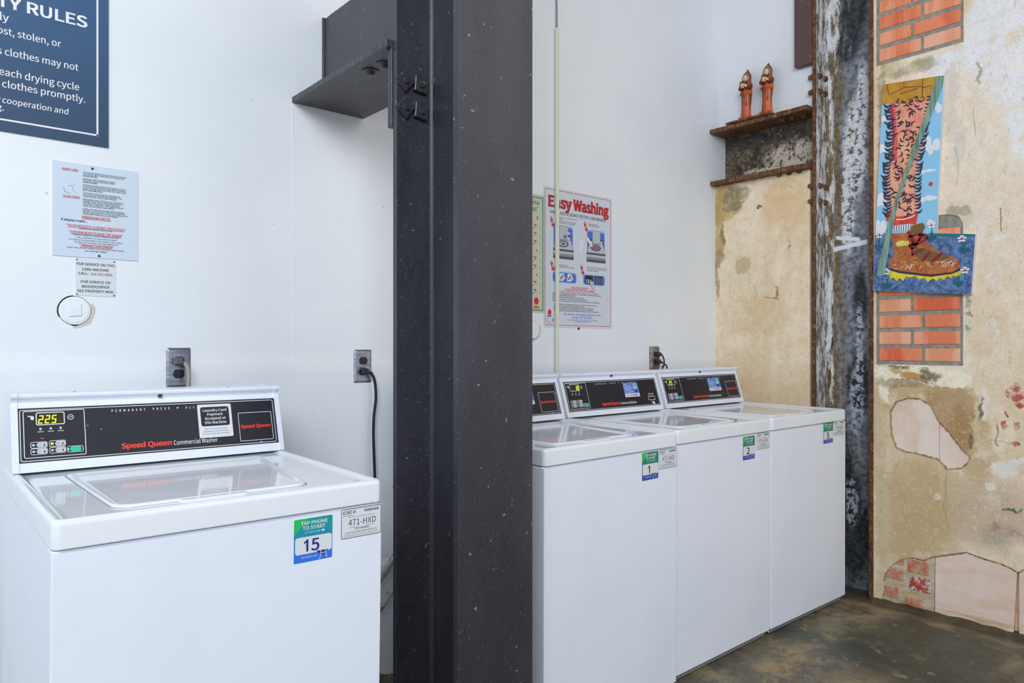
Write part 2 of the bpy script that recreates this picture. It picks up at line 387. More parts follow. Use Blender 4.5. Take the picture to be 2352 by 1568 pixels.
    c = st(c, [(.44, 1.75, .004, .04, .3), (.38, 1.50, .004, .05, .3), (.35, 1.478, .045, .003, .3)], (140, 98, 56), .9)
    c = st(c, [(.40, 1.10, .07, .12, .5), (.12, 1.12, .16, .02, .5)], (222, 204, 174), .6)
    c = st(c, [(.25, 1.38, .22, .12, .6)], (206, 174, 128), .5)
    c = n.mix(n.math('MULTIPLY', n.ramp(n.noise(85, 2, off=4.), .68, .74), .55), c, s2l((110, 84, 52)))
    c = n.mix(n.math('MULTIPLY', n.ramp(n.noise(40, 3, off=9.), .70, .75), .6), c, s2l((232, 226, 214)))
    c = n.mix(n.ramp(n.noise(150, 6, .8, off=2.2), .42, .62, 0, .28), c, s2l((164, 134, 96)))
    c = n.mix(n.ramp(n.noise(46, 8, .8, off=14.), .55, .60, 0, .40), c, s2l((240, 228, 206)))
    c = n.mix(n.ramp(n.noise(30, 8, .8, off=17., stretch=(1, 1, .5)), .57, .62, 0, .35), c, s2l((168, 136, 92)))
    c = n.mix(n.ramp(n.noise(24, 8, .7, off=6.), .40, .72, 0, .25), c, s2l((176, 146, 106)))
    c = n.mix(n.ramp(n.noise(5, 8, .66, off=11.), .52, .66, 0, .45), c, s2l((244, 230, 208)))
    c = n.mix(n.ramp(n.noise(3.3, 9, .72, off=2.5, stretch=(1, 1, .45)), .50, .72, 0, .35), c, s2l((204, 172, 124)))
    hs = n.t.nodes.new('ShaderNodeHueSaturation'); hs.inputs['Value'].default_value = 1.22; hs.inputs['Saturation'].default_value = .97; n.put(hs.inputs['Color'], c); c = hs.outputs[0]
    n.color(c); n.rough(n.ramp(mid, .3, .7, .6, .85))
    n.bump(n.math('ADD', n.math('MULTIPLY', mid, .7), n.math('MULTIPLY', fine, .35)), .4, .008)
    return n.m
M_PLASTER = plaster()

def black_steel():
    n = NT('black_painted_steel', 0.36, 0.0, 0.5)
    a = n.noise(5, 4, stretch=(1, 1, .35)); b = n.noise(130, 3, .7); c2 = n.noise(48, 3, .6, off=5.)
    x, y, z = n.sep()
    c = n.mix(n.ramp(a, .35, .65), s2l((50, 49, 56)), s2l((62, 61, 69)))
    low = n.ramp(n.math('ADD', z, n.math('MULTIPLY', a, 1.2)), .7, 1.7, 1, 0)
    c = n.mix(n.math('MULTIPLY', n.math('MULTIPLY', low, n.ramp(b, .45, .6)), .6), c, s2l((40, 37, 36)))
    c = n.mix(n.math('MULTIPLY', n.ramp(b, .60, .72), .5), c, s2l((124, 124, 132)))
    c = n.mix(n.math('MULTIPLY', n.ramp(c2, .69, .74), .75), c, s2l((158, 158, 160)))
    c = n.mix(n.math('MULTIPLY', n.ramp(n.noise(9, 7, .75, stretch=(1, 1, .4), off=4.), .48, .68), .35), c, s2l((38, 38, 42)))
    n.color(c); n.rough(n.ramp(b, .3, .7, .30, .46)); n.bump(n.noise(90, 3, .6), .10, .003)
    return n.m
M_BLACK = black_steel()

def rust(name, seed=0.0, web=False):
    n = NT(name, 0.7, 0.0, 0.35)
    wv = n.warp(.05, 18.); x, y0, z = n.sep(wv); y = n.math('MULTIPLY', y0, -1.); yz = (y, z)
    a = n.noise(9, 6, .7, stretch=(1, 1, .22), off=seed); b = n.noise(38, 6, .75, off=seed); d = n.noise(95, 4, .7, off=seed+2, stretch=(1, 1, .5))
    c = n.mix(n.ramp(a, .35, .65), s2l((78, 50, 34)), s2l((122, 80, 52)))
    c = n.mix(n.ramp(b, .50, .62), c, s2l((150, 108, 72)))
    c = n.mix(n.math('MULTIPLY', n.ramp(d, .52, .60), .75), c, s2l((56, 38, 28)))
    if web:
        st_ = n.noise(26, 7, .75, stretch=(1, 1, .09), off=3.3)       # long vertical runs
        g = n.mix(n.ramp(b, .35, .65), s2l((96, 100, 110)), s2l((158, 162, 172)))
        wh = n.mix(n.ramp(d, .4, .6), s2l((222, 221, 220)), s2l((240, 240, 242)))
        dk = n.mix(n.ramp(b, .4, .6), s2l((38, 40, 44)), s2l((74, 76, 78)))
        br_ = n.mix(n.ramp(b, .4, .6), s2l((112, 92, 66)), s2l((150, 128, 98)))
        c = n.mix(n.ramp(st_, .44, .50), g, br_)
        c = n.mix(n.math('MULTIPLY', n.ramp(d, .60, .64), .8), c, s2l((92, 62, 40)))
        c = n.mix(n.math('MULTIPLY', n.ramp(st_, .60, .64), .85), c, s2l((66, 50, 40)))
        ab = n.math('ADD', n.math('MULTIPLY', a, .5), n.math('MULTIPLY', b, .5))
        c = n.mix(n.math('MULTIPLY', n.ramp(y, .665, .71), n.ramp(ab, .40, .46)), c, g)
        def spots(c, L, k, col_):
            for (u_, z_, ru, rz) in L: c = n.mix(n.math('MULTIPLY', n.blob(yz, u_, z_, ru, rz, .55), k), c, col_)
            return c
        c = spots(c, ((.735, 2.95, .07, .24), (.70, 2.74, .06, .10), (.76, 1.44, .035, .16), (.75, 1.03, .06, .16), (.72, .30, .10, .30), (.69, .60, .04, .2)), n.ramp(a, .36, .48), dk)
        c = spots(c, ((.735, 2.20, .060, .24), (.775, 2.46, .030, .16), (.70, 1.93, .03, .25)), n.ramp(b, .44, .50), wh)
        c = spots(c, ((.612, 2.85, .030, .35), (.640, 2.95, .02, .20), (.606, 1.9, .024, .9), (.606, .9, .020, .6)), n.ramp(n.noise(34, 8, .78, stretch=(1, 1, .2), off=1.), .48, .52), wh)
        c = spots(c, ((.745, .93, .035, .16), (.72, .43, .03, .12), (.76, 1.22, .02, .2)), n.ramp(b, .46, .53), s2l((184, 192, 206)))
        # two brush strokes of white paint
        xx, yy, zz = n.sep(); ym = n.math('MULTIPLY', yy, -1.)
        for z0_, sl, ya, yb, h in ((1.7056, .155, .622, .80, .0115), (1.773, -.20, .635, .765, .0105)):
            zt = n.math('SUBTRACT', n.math('SUBTRACT', zz, z0_), n.math('MULTIPLY', n.math('SUBTRACT', ym, .62), sl))
            zt = n.math('ADD', zt, n.math('MULTIPLY', n.math('SUBTRACT', n.noise(20, 3), .5), .012))
            mk = n.math('MULTIPLY', n.ramp(n.math('ABSOLUTE', zt), h*.8, h*1.1, 1, 0), n.math('MULTIPLY', n.ramp(ym, ya, ya+.01), n.ramp(ym, yb-.01, yb, 1, 0)))
            c = n.mix(mk, c, s2l((246, 246, 250)))
    n.color(c); n.rough(n.ramp(b, .3, .7, .5, .85)); n.bump(n.math('ADD', b, n.math('MULTIPLY', d, .5)), .45, .006)
    return n.m
M_RUST = rust('rusted_steel', 1.0); M_RUSTWEB = rust('flaking_painted_steel', 4.0, True)

def beam_web():
    n = NT('weathered_beam_web', 0.8, 0.0, 0.3)
    wv = n.warp(.06, 12.); x, y0, z = n.sep(wv); y = n.math('MULTIPLY', y0, -1.); yz = (y, z)
    a = n.noise(14, 6, .7); b = n.noise(55, 5, .75)
    c = n.mix(n.ramp(a, .38, .6), s2l((58, 54, 50)), s2l((112, 98, 80)))
    c = n.mix(n.ramp(b, .52, .62), c, s2l((146, 130, 106)))
    k = n.math('MAXIMUM', n.blob(yz, .42, 2.235, .17, .07, .5), n.blob(yz, .25, 2.17, .18, .03, .5))
    c = n.mix(n.math('MULTIPLY', k, n.ramp(b, .44, .50)), c, s2l((208, 194, 176)))
    c = n.mix(n.math('MULTIPLY', n.blob(yz, .2, 2.36, .3, .04, .5), n.ramp(a, .4, .6)), c, s2l((50, 52, 54)))
    n.color(c); n.bump(n.math('ADD', a, b), .5, .008); return n.m
M_BWEB = beam_web()

def concrete():
    n = NT('stained_concrete', 0.5, 0.0, 0.4)
    wv = n.warp(.25, 2.2); a = n.noise(1.9, 6, .6, vec=wv); b = n.noise(7, 6, .65, vec=wv); d = n.noise(45, 4, .7); e = n.noise(16, 3, .5, off=2.2)
    x, y, z = n.sep(wv)
    c = n.mix(n.ramp(b, .35, .65), s2l((112, 104, 86)), s2l((146, 132, 104)))
    c = n.mix(n.ramp(a, .42, .60), c, s2l((84, 86, 76)))
    k = n.math('MAXIMUM', n.blob((x, y), -.42, -1.25, .42, .26, .5), n.blob((x, y), -.9, -1.55, .5, .25, .6))
    c = n.mix(n.math('MULTIPLY', k, .8), c, s2l((62, 66, 58)))
    k2 = n.math('MAXIMUM', n.blob((x, y), -.95, -.98, .22, .10, .6), n.blob((x, y), -.05, -1.05, .10, .4, .6))
    c = n.mix(n.math('MULTIPLY', k2, n.ramp(b, .4, .6)), c, s2l((158, 138, 100)))
    c = n.mix(n.math('MULTIPLY', n.ramp(e, .66, .70), .7), c, s2l((150, 138, 116)))
    c = n.mix(n.math('MULTIPLY', n.ramp(d, .70, .75), .8), c, s2l((190, 184, 164)))
    c = n.mix(n.math('MULTIPLY', n.ramp(n.noise(18, 9, .78, off=8., vec=wv), .46, .62), .55), c, s2l((58, 56, 48)))
    c = n.mix(n.math('MULTIPLY', n.ramp(n.noise(6, 9, .75, off=3.), .54, .66), .45), c, s2l((150, 136, 106)))
    c = n.mix(n.math('MULTIPLY', n.ramp(n.noise(75, 3, .6, off=1.), .69, .73), .8), c, s2l((186, 176, 150)))
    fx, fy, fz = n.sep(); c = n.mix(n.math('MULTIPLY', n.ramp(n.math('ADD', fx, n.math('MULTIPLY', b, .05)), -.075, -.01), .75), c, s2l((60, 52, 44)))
    n.color(c); n.rough(n.ramp(b, .3, .7, .35, .6)); n.bump(n.math('ADD', b, n.math('MULTIPLY', d, .3)), .3, .008)
    return n.m
M_FLOOR = concrete()

def enamel():
    n = NT('white_enamel', 0.07, 0.0, 0.5)
    s_ = n.noise(70, 2, .5, off=1.7)
    c = n.mix(n.math('MULTIPLY', n.ramp(s_, .76, .79), .4), s2l((236, 239, 244)), s2l((150, 150, 152)))
    n.color(c); n.bump(n.noise(2.2, 2), .03, .01)
    return n.m
M_ENAMEL = enamel()
def cabinet_paint():
    n = NT('cabinet_enamel', 0.32, 0.0, 0.4)
    s_ = n.noise(60, 2, .5, off=5.3); g = n.noise(3, 4, .6)
    c = n.mix(n.ramp(g, .4, .7, 0, .5), s2l((235, 239, 250)), s2l((227, 231, 241)))
    c = n.mix(n.math('MULTIPLY', n.ramp(s_, .77, .80), .5), c, s2l((140, 142, 146)))
    n.color(c); n.bump(n.noise(260, 2), .03, .001)
    return n.m
M_CAB = cabinet_paint()
M_KICK = flat('grey_kick_plate', (150, 152, 158), .45)
M_PANEL = flat('black_panel_film', (34, 34, 42), .38, spec=.35)
M_INKW = flat('white_ink', (232, 233, 236), .5)
M_INKG = flat('pale_grey_ink', (196, 198, 206), .5)
M_INKK = flat('black_ink', (34, 34, 38), .5)
M_INKR = flat('red_ink', (236, 64, 44), .5)
M_LED = flat('lit_yellow_segment', (214, 240, 20), .4, emit=1.2)
M_DISP = flat('display_window', (44, 40, 14), .2)
M_GREENB = flat('green_button', (10, 196, 150), .4)
M_KEY = flat('silver_key', (198, 200, 210), .4)
M_PAPER = flat('sticker_white', (222, 225, 230), .45)
M_GAP = flat('dark_gap', (18, 18, 20), .8)
M_SCREW = flat('black_screw', (30, 34, 38), .35)
M_RUBBER = flat('black_rubber', (30, 32, 36), .45)
def steelplate():
    n = NT('brushed_steel_plate', 0.34, 0.9)
    a = n.noise(18, 4, .6, stretch=(1, 1, 5.)); c = n.mix(n.ramp(a, .35, .65), s2l((138, 138, 150)), s2l((176, 178, 188)))
    n.color(c); return n.m
M_STEEL = steelplate()
def brick(name, c0, c1):
    n = NT(name, 0.8); a = n.noise(9, 4, .6, stretch=(1, 1.2, .2)); b = n.noise(70, 4, .6)
    c = n.mix(n.ramp(a, .40, .60), s2l(c0), s2l(c1)); c = n.mix(n.math('MULTIPLY', n.ramp(b, .62, .7), .4), c, s2l((236, 190, 160)))
    n.color(c); n.bump(b, .3, .004); return n.m
M_BRICK = [brick('orange_brick', (240, 134, 92), (248, 172, 134)), brick('pale_orange_brick', (242, 158, 118), (250, 186, 154)), brick('red_orange_brick', (232, 108, 70), (244, 146, 106))]
def mortar():
    n = NT('grey_mortar', .85); b = n.noise(50, 5, .6); n.color(n.mix(n.ramp(b, .3, .7), s2l((136, 136, 124)), s2l((166, 164, 150)))); n.bump(b, .4, .005); return n.m
M_MORTAR = mortar()
def clay(name, direction):
    n = NT(name, .8); x, y, z = n.sep(n.warp(.02, 9.))
    t = n.math('MULTIPLY', y if direction == 'v' else z, 560.)
    ln = n.ramp(n.math('SINE', t), .45, .98); g = n.noise(6, 4)
    c = n.mix(n.ramp(g, .4, .65), s2l((246, 220, 202)), s2l((250, 232, 220)))
    c = n.mix(n.math('MULTIPLY', ln, .18), c, s2l((226, 176, 140)))
    c = n.mix(n.math('MULTIPLY', n.ramp(n.noise(60, 3, off=3.), .72, .76), .7), c, s2l((150, 116, 84)))
    c = n.mix(n.ramp(n.noise(12, 6, .7, off=5., stretch=(1, 1, .3) if direction == 'v' else (1, .3, 1)), .48, .66, 0, .6), c, s2l((234, 196, 164)))
    if direction == 'h':
        low = n.ramp(z, .02, .075, 1, 0); c = n.mix(n.math('MULTIPLY', n.math('MULTIPLY', low, .7), n.ramp(n.noise(14, 6, .7, stretch=(1, .25, 4)), .42, .60)), c, s2l((180, 150, 92)))
    n.color(c); n.bump(ln, .12, .001); return n.m
M_CLAYV = clay('pink_clay_tile_upright_ridges', 'v'); M_CLAYH = clay('pink_clay_tile_level_ridges', 'h')
def rubble():
    n = NT('worn_brick_rubble', .85); wv = n.warp(.05, 14.); x, y0, z = n.sep(wv); y = n.math('MULTIPLY', y0, -1.); b = n.noise(22, 5, .7); d = n.noise(70, 4, .7)
    c = n.mix(n.ramp(b, .35, .65), s2l((196, 178, 148)), s2l((224, 206, 180)))
    for (a, q, ra, rb, cc) in ((1.03, .075, .05, .01, (206, 176, 106)), (1.0, .185, .04, .012, (226, 210, 190))):
        c = n.mix(n.math('MULTIPLY', n.blob((y, z), a, q, ra, rb, .35), n.ramp(d, .35, .5, .4, .95)), c, s2l(cc))
    c = n.mix(n.math('MULTIPLY', n.ramp(n.math('ADD', z, n.math('MULTIPLY', b, .08)), .03, .09, 1, 0), .7), c, s2l((96, 86, 70)))
    n.color(c); n.bump(n.math('ADD', b, d), .6, .008); return n.m
M_RUBBLE = rubble()

# ---------------------------------------------------------------- the room
def struct(o, label=None): o['kind'] = 'structure'; return o
b = MB(); b.box((-6.5, -6.0, -0.1), (0.4, 0.15, 0.0)); struct(b.build('floor', M_FLOOR))
b = MB(); b.box((-6.5, 0.0, 0.0), (0.4, 0.15, 4.4)); wb = struct(b.build('wall_back', M_WALL))
b = MB(); b.box((-6.5, -6.0, 4.4), (0.4, 0.15, 4.5)); struct(b.build('ceiling', flat('grey_ceiling', (120, 122, 124), .8)))
# raised lath seam in the back wall, left of the black column
s_ = MB(); s_.box((-2.520, -0.0012, .30), (-2.518, 0.001, 2.04)); s_.build('panel_seam', M_WALL, wb)

U = (0, -1, 0); V = (0, 0, 1)
def rp(u, z, x=0.0): return Vector((x, -u, z))
wr = MB()
# lower left section under the beam, upper section above it (set back 3 cm), core behind everything
wr.prism([(0, 0), (.557, 0), (.557, 2.118), (0, 2.118)], (0, 0, 0), U, V, (.10, 0, 0), 0)
wr.prism([(0, 2.415), (.585, 2.415), (.585, 4.4), (0, 4.4)], (.03, 0, 0), U, V, (.10, 0, 0), 1)
wr.box((.132, -3.6, 0), (.20, 0.0, 4.4), 0)
# right section: plaster skin with the broken holes cut through it
out = [(.872, 0.0)] + HOLE_LOW + [(2.0, .45), (2.2, .30), (3.6, .30), (3.6, 4.4), (.872, 4.4)]
wr.prism(out, (0, 0, 0), U, V, (.012, 0, 0), 0, holes=[list(reversed(HOLE_TILE)), [(.883, 1.127), (.883, 1.80), (1.19, 1.80), (1.235, 1.785), (1.251, 1.75), (1.251, 1.127)], [(.883, 2.545), (.883, 3.3), (1.253, 3.3), (1.253, 2.545)]])
wr.box((.03, -3.6, 0), (.132, -.872, 4.4), 0)
WR = struct(wr.build('wall_right', [M_PLASTER, M_WALL]))

def brick_panel(u0, u1, z0, rows, joints, seed, top):
    r = random.Random(seed); m = MB()
    m.prism([(u0, z0), (u1, z0), (u1, top), (u0, top)], (.006, 0, 0), U, V, (.024, 0, 0), 0)
    for k in range(rows):
        zb = z0 + .018 + k*.0765; j = joints[k % 2]
        for a, c in ((u0+.013, j-.006), (j+.006, u1-.012)):
            mi = r.choice((1, 1, 2, 3)) ; m.box((.001, -c, zb), (.012, -a, zb+.0585), mi, bev=.004)
    return m.build('brick_panel', [M_MORTAR] + M_BRICK, WR)
o = brick_panel(.883, 1.253, 2.545, 9, (1.085, 1.042), 4, 3.3); o['label'] = 'orange brick patch framed in grey mortar above the painting'
o = brick_panel(.883, 1.251, 1.127, 8, (1.090, 1.042), 9, 1.80); o['label'] = 'orange brick patch framed in grey mortar below the painting'
# clay tile showing through the kidney-shaped hole
m = MB(); m.prism([(.93, .65), (1.1535, .65), (1.1535, .99), (.93, .99)], (.009, 0, 0), U, V, (.021, 0, 0)); m.build('exposed_clay_tile', M_CLAYV, WR, 'pink clay tile with upright ridges in the upper hole')
m = MB(); m.prism([(1.1555, .65), (1.30, .65), (1.30, .99), (1.1555, .99)], (.009, 0, 0), U, V, (.021, 0, 0)); m.build('exposed_clay_tile', M_CLAYH, WR, 'pink clay tile with level ridges in the upper hole')
m = MB(); m.prism([(1.137, .012), (1.437, .012), (1.449, .258), (1.450, .40), (1.141, .40)], (.006, 0, 0), U, V, (.024, 0, 0)); m.build('exposed_clay_tile', M_CLAYH, WR, 'large pink clay tile near the floor')
m = MB(); m.prism([(1.457, .0), (3.6, .0), (3.6, .45), (1.457, .45)], (.006, 0, 0), U, V, (.024, 0, 0)); m.build('exposed_clay_tile', M_CLAYH, WR, 'pink clay tile at the edge, beyond the gap')
m = MB(); m.prism([(.873, .0), (1.134, .0), (1.138, .30), (.873, .30)], (.004, 0, 0), U, V, (.026, 0, 0)); m.build('exposed_brick', M_RUBBLE, WR, 'worn red brick showing near the floor')
# ragged broken lip of plaster round the holes
M_LIP = NT('broken_plaster_edge', .9); M_LIP.color(M_LIP.mix(M_LIP.ramp(M_LIP.noise(40, 5, .7), .35, .65), s2l((132, 108, 76)), s2l((190, 166, 126))))
def lip(pts, wd, seed, closed=True):
    r = random.Random(seed); n = len(pts); cx = sum(p[0] for p in pts)/n; cy = sum(p[1] for p in pts)/n
    fine = []
    for k in range(n if closed else n-1):
        a = pts[k]; b_ = pts[(k+1) % n]; L_ = math.hypot(b_[0]-a[0], b_[1]-a[1]); s_ = max(2, int(L_/.008))
        for i in range(s_): fine.append((a[0]+(b_[0]-a[0])*i/s_, a[1]+(b_[1]-a[1])*i/s_))
    m = MB(); N = len(fine); ins = []; outs = []
    for k, p in enumerate(fine):
        q = fine[(k+1) % N] if (closed or k < N-1) else (2*p[0]-fine[k-1][0], 2*p[1]-fine[k-1][1])
        dx, dy = q[0]-p[0], q[1]-p[1]; l = math.hypot(dx, dy) or 1; nx, ny = -dy/l, dx/l
        if closed and nx*(cx-p[0]) + ny*(cy-p[1]) < 0: nx, ny = -nx, -ny
        if not closed: nx, ny = (nx, ny) if ny < 0 else (-nx, -ny)
        w_ = wd*(.35+.9*r.random()); ins.append((p[0]+nx*w_, p[1]+ny*w_)); outs.append((p[0]-nx*.0015, p[1]-ny*.0015))
    for k in range(N if closed else N-1):
        j = (k+1) % N
        m.poly([rp(outs[k][0], outs[k][1], -.0008), rp(outs[j][0], outs[j][1], -.0008), rp(ins[j][0], ins[j][1], .005), rp(ins[k][0], ins[k][1], .005)])
        m.poly([rp(ins[k][0], ins[k][1], .005), rp(ins[j][0], ins[j][1], .005), rp(ins[j][0], ins[j][1], .012), rp(ins[k][0], ins[k][1], .012)])
    m.build('broken_edge', M_LIP.m, WR)
lip(HOLE_TILE, .006, 1); lip(HOLE_LOW, .007, 2, False)
worn = NT('worn_brick_face', .85); wv_ = worn.noise(60, 7, .8); wz = worn.noise(14, 6, .7)
worn.color(worn.mix(worn.ramp(worn.noise(34, 8, .8, off=3.), .47, .56, 0, .85), worn.mix(worn.ramp(wz, .35, .65), s2l((206, 104, 70)), s2l((224, 150, 116))), s2l((204, 184, 156)))); worn.bump(wv_, .6, .006)
wornp = NT('whitewashed_brick_face', .85); wornp.color(wornp.mix(wornp.ramp(wornp.noise(30, 8, .8), .45, .52), s2l((226, 222, 224)), s2l((196, 74, 50)))); wornp.bump(wornp.noise(60, 7, .8), .6, .006)
m = MB()
for (a, b_, c_, d_, mi) in ((1.022, .172, 1.112, .232, 0), (.926, .122, 1.005, .172, 0), (1.030, .092, 1.118, .156, 1), (.916, .035, .985, .084, 0), (1.012, .018, 1.085, .058, 0), (.950, .196, 1.008, .226, 0)): m.box((.0005, -c_, b_), (.010, -a, d_), mi, bev=.004)
m.build('worn_brick', [worn.m, wornp.m], WR, 'worn red bricks, one whitewashed')
# cracks and gouges in the plaster
A = Art((-.0006, 0, 0), U, V, .0002); r = random.Random(8)
def crack(pts, wd, mi=0):
    P = []
    for a, b_ in zip(pts, pts[1:]):
        for k in range(6): t = k/6; P.append((a[0]+(b_[0]-a[0])*t+(r.random()-.5)*.004, a[1]+(b_[1]-a[1])*t+(r.random()-.5)*.004))
    P.append(pts[-1]); A.stroke(P, wd, mi, 0)
for pts, wd in (([(1.19, .66), (1.182, .61), (1.186, .56), (1.172, .50), (1.19, .43)], .0014), ([(.95, .99), (.93, 1.03), (.94, 1.06)], .0015), ([(1.33, .80), (1.36, .815), (1.40, .81), (1.46, .80)], .0015), ([(1.39, 1.80), (1.395, 1.70)], .0040), ([(1.29, 2.25), (1.30, 2.12)], .0012), ([(1.22, 2.10), (1.235, 2.0), (1.225, 1.92)], .0012),
    ([(.05, 1.965), (.12, 1.95), (.20, 1.975)], .0014), ([(.05, 1.85), (.06, 1.80), (.045, 1.74)], .0012), ([(.14, 1.70), (.17, 1.66), (.21, 1.63), (.215, 1.56), (.25, 1.54)], .0013), ([(.25, 1.54), (.262, 1.49), (.24, 1.47)], .0012), ([(.10, 1.58), (.09, 1.50), (.12, 1.45), (.16, 1.47)], .0012), ([(.12, 1.86), (.15, 1.82), (.17, 1.84)], .0010), ([(.90, .62), (.93, .615), (.98, .622)], .0010), ([(1.23, .90), (1.25, .86), (1.235, .82), (1.27, .79)], .0018)): crack(pts, wd)
A.build('plaster_crack', M_LIP.m, WR)
# concrete fillet along the foot of the right wall
m = MB(); r = random.Random(3); L = []
for k in range(60):
    yy = -.875 - k*.045; a = .028 + .012*r.random(); h = .010 + .010*r.random()
    L.append([(.02, yy, -.01), (.02, yy, h+.006), (-a*.4, yy, h*.8), (-a, yy, .001), (-a, yy, -.01)])
m.loops(L); struct(m.build('trim_1', M_FLOOR))
# ---------------------------------------------------------------- columns
def hsect(x0, x1, y0, y1, tf, tw, r=.02):
    """outline (x,y) of an H column whose flanges lie across y"""
    xm = (x0+x1)/2; a = xm-tw/2; b = xm+tw/2; q = []
    def fil(cx, cy, a0, a1):
        return [(cx+r*math.cos(a0+(a1-a0)*k/5), cy+r*math.sin(a0+(a1-a0)*k/5)) for k in range(6)]
    q += [(x0, y0), (x1, y0), (x1, y0+tf)] + fil(b+r, y0+tf+r, -PI/2, -PI) + fil(b+r, y1-tf-r, PI, PI/2)
    q += [(x1, y1-tf), (x1, y1), (x0, y1), (x0, y1-tf)] + fil(a-r, y1-tf-r, PI/2, 0) + fil(a-r, y0+tf+r, 0, -PI/2) + [(x0, y0+tf)]
    return q
def column(poly, z0, z1, name, mat):
    m = MB(); m.prism(poly, (0, 0, z0), (1, 0, 0), (0, 1, 0), (0, 0, z1-z0), smooth=False)
    o = m.build(name, mat, weld=True)
    bv = o.modifiers.new('edge', 'BEVEL'); bv.width = .003; bv.segments = 2; bv.limit_method = 'ANGLE'; bv.angle_limit = math.radians(60)
    return o
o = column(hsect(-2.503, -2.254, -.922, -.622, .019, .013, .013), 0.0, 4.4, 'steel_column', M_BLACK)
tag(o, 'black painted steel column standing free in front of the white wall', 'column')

def square_nut(m, c, n, s, h, ang, ax_u, ax_v):
    """square nut with a bolt end, on a face with normal n"""
    c = Vector(c); n = Vector(n); u = Vector(ax_u); v = Vector(ax_v); L = []
    for q, k in ((0, 1), (h*.8, 1), (h, .88)):
        L.append([c + n*q + (u*math.cos(ang+i*PI/2) + v*math.sin(ang+i*PI/2))*s*k*.7071 for i in range(4)])
    m.loops(L, smooth=False); m.cyl(c+n*h, n, s*.26, h*.5, seg=10, r2=s*.20)

T0 = thing('steel_bracket', 'black steel beam stub bolted between the black column and the white wall', 'bracket', (-2.384, -.31, 2.04))
def here(o, t): o.parent = t; o.matrix_parent_inverse = Matrix.Translation(-Vector(t.location)); return o
m = MB(); r = random.Random(5); L = []
N = 60
for k in range(N+1):   # bottom flange with a lumpy painted edge
    y = -.62 + .62*k/N; j = (r.random()-.5)*.0012; h = (r.random()-.5)*.0012
    L.append([(-2.520+j, y, 2.044), (-2.248-j, y, 2.044), (-2.248-j, y, 2.062+h), (-2.520+j, y, 2.062+h)])
m.loops(L, smooth=False); here(m.build('bottom_flange', M_BLACK), T0)
m = MB(); L = []
for k in range(N+1):
    y = -.62 + .62*k/N; j = (r.random()-.5)*.0025
    L.append([(-2.404, y, 2.055), (-2.388, y, 2.055), (-2.388, y, 2.360+j), (-2.404, y, 2.360+j)])
m.loops(L, smooth=False); m.box((-2.412, -.010, 2.05), (-2.380, 0.0, 2.364), bev=.003); here(m.build('web_plate', M_BLACK), T0)
m = MB(); m.box((-2.508, -.621, 1.822), (-2.250, -.600, 2.044), bev=.003); m.box((-2.508, -.621, 2.038), (-2.250, -.595, 2.0445), bev=.002)
here(m.build('seat_angle', M_BLACK), T0)
for x, y in ((-2.461, -.425), (-2.456, -.500), (-2.30, -.425), (-2.30, -.500)):
    m = MB(); m.cyl((x, y, 2.046), (0, 0, -1), .026, .005, seg=18); m.cyl((x, y, 2.042), (0, 0, -1), .018, .012, seg=16, r2=.009)
    here(m.build('bolt_head', M_BLACK), T0)
for x, z, a in ((-2.480, 1.948, .02), (-2.428, 1.948, .70), (-2.479, 1.874, .12), (-2.427, 1.874, .66)):
    m = MB(); square_nut(m, (x, -.641, z), (0, -1, 0), .043, .012, a, (1, 0, 0), (0, 0, 1)); here(m.build('square_nut', M_BLACK), T0)

# rusted column set into the right wall, web facing the room
o = column(hsect(-.004, .236, -.872, -.572, .021, .012, .022), 0.0, 4.4, 'rusted_steel_column', [M_RUST, M_RUSTWEB])
tag(o, 'rusted steel column with flaking grey paint set into the plaster wall', 'column')
for p in o.data.polygons:
    c = p.center
    if .04 < c.x < .125 and -.86 < c.y < -.584: p.material_index = 1

# rusted beam along the right wall, from the back corner to the column
T1 = thing('rusted_steel_beam', 'rusted beam with a ledge carrying two carved figures, above tan plaster', 'beam', (0, -.28, 2.115))
def flange(z0, z1, x0, seed, name):
    r = random.Random(seed); m = MB(); L = []; N = 34
    for k in range(N+1):
        y = -.002 - .566*k/N; j = (r.random()-.5)*.007; h = (r.random()-.5)*.005
        L.append([(x0+j, y, z0+h), (.132, y, z0+h*.3), (.132, y, z1), (x0+j*.6+.003, y, z1+h*.6), (x0+j, y, z1-.004)])
    m.loops(L, smooth=False); return here(m.build(name, M_RUST), T1)
flange(2.408, 2.433, -.055, 1, 'top_flange'); flange(2.117, 2.140, -.055, 2, 'bottom_flange')
m = MB(); m.box((.10, -.570, 2.138), (.131, -.002, 2.41)); here(m.build('web_plate', M_BWEB), T1)
for y in (-.40, -.455, -.51):
    m = MB(); m.cyl((.02 if y > -.5 else .03, y, 2.409), (0, 0, -1), .017, .012, seg=14, r2=.011); here(m.build('rivet', M_RUST), T1)
    m = MB(); m.cyl((.0, y+.01, 2.118), (0, 0, -1), .016, .012, seg=14, r2=.010); here(m.build('rivet', M_RUST), T1)
for z in (2.587, 2.510, 2.030, 1.952):
    for x in (.030, .086):
        m = MB(); m.cyl((x, -.592, z), (0, -1, 0), .017, .014, seg=14, r2=.010); here(m.build('rivet', M_RUST), T1)
    m = MB()
    if z > 2.4: m.cyl((.012, -.573, z), (0, 1, 0), .016, .026, seg=12, r2=.012)
    else: m.cyl((-.002, -.573, z), (0, 1, 0), .014, .022, seg=12, r2=.010)
    here(m.build('rivet', M_RUST), T1)
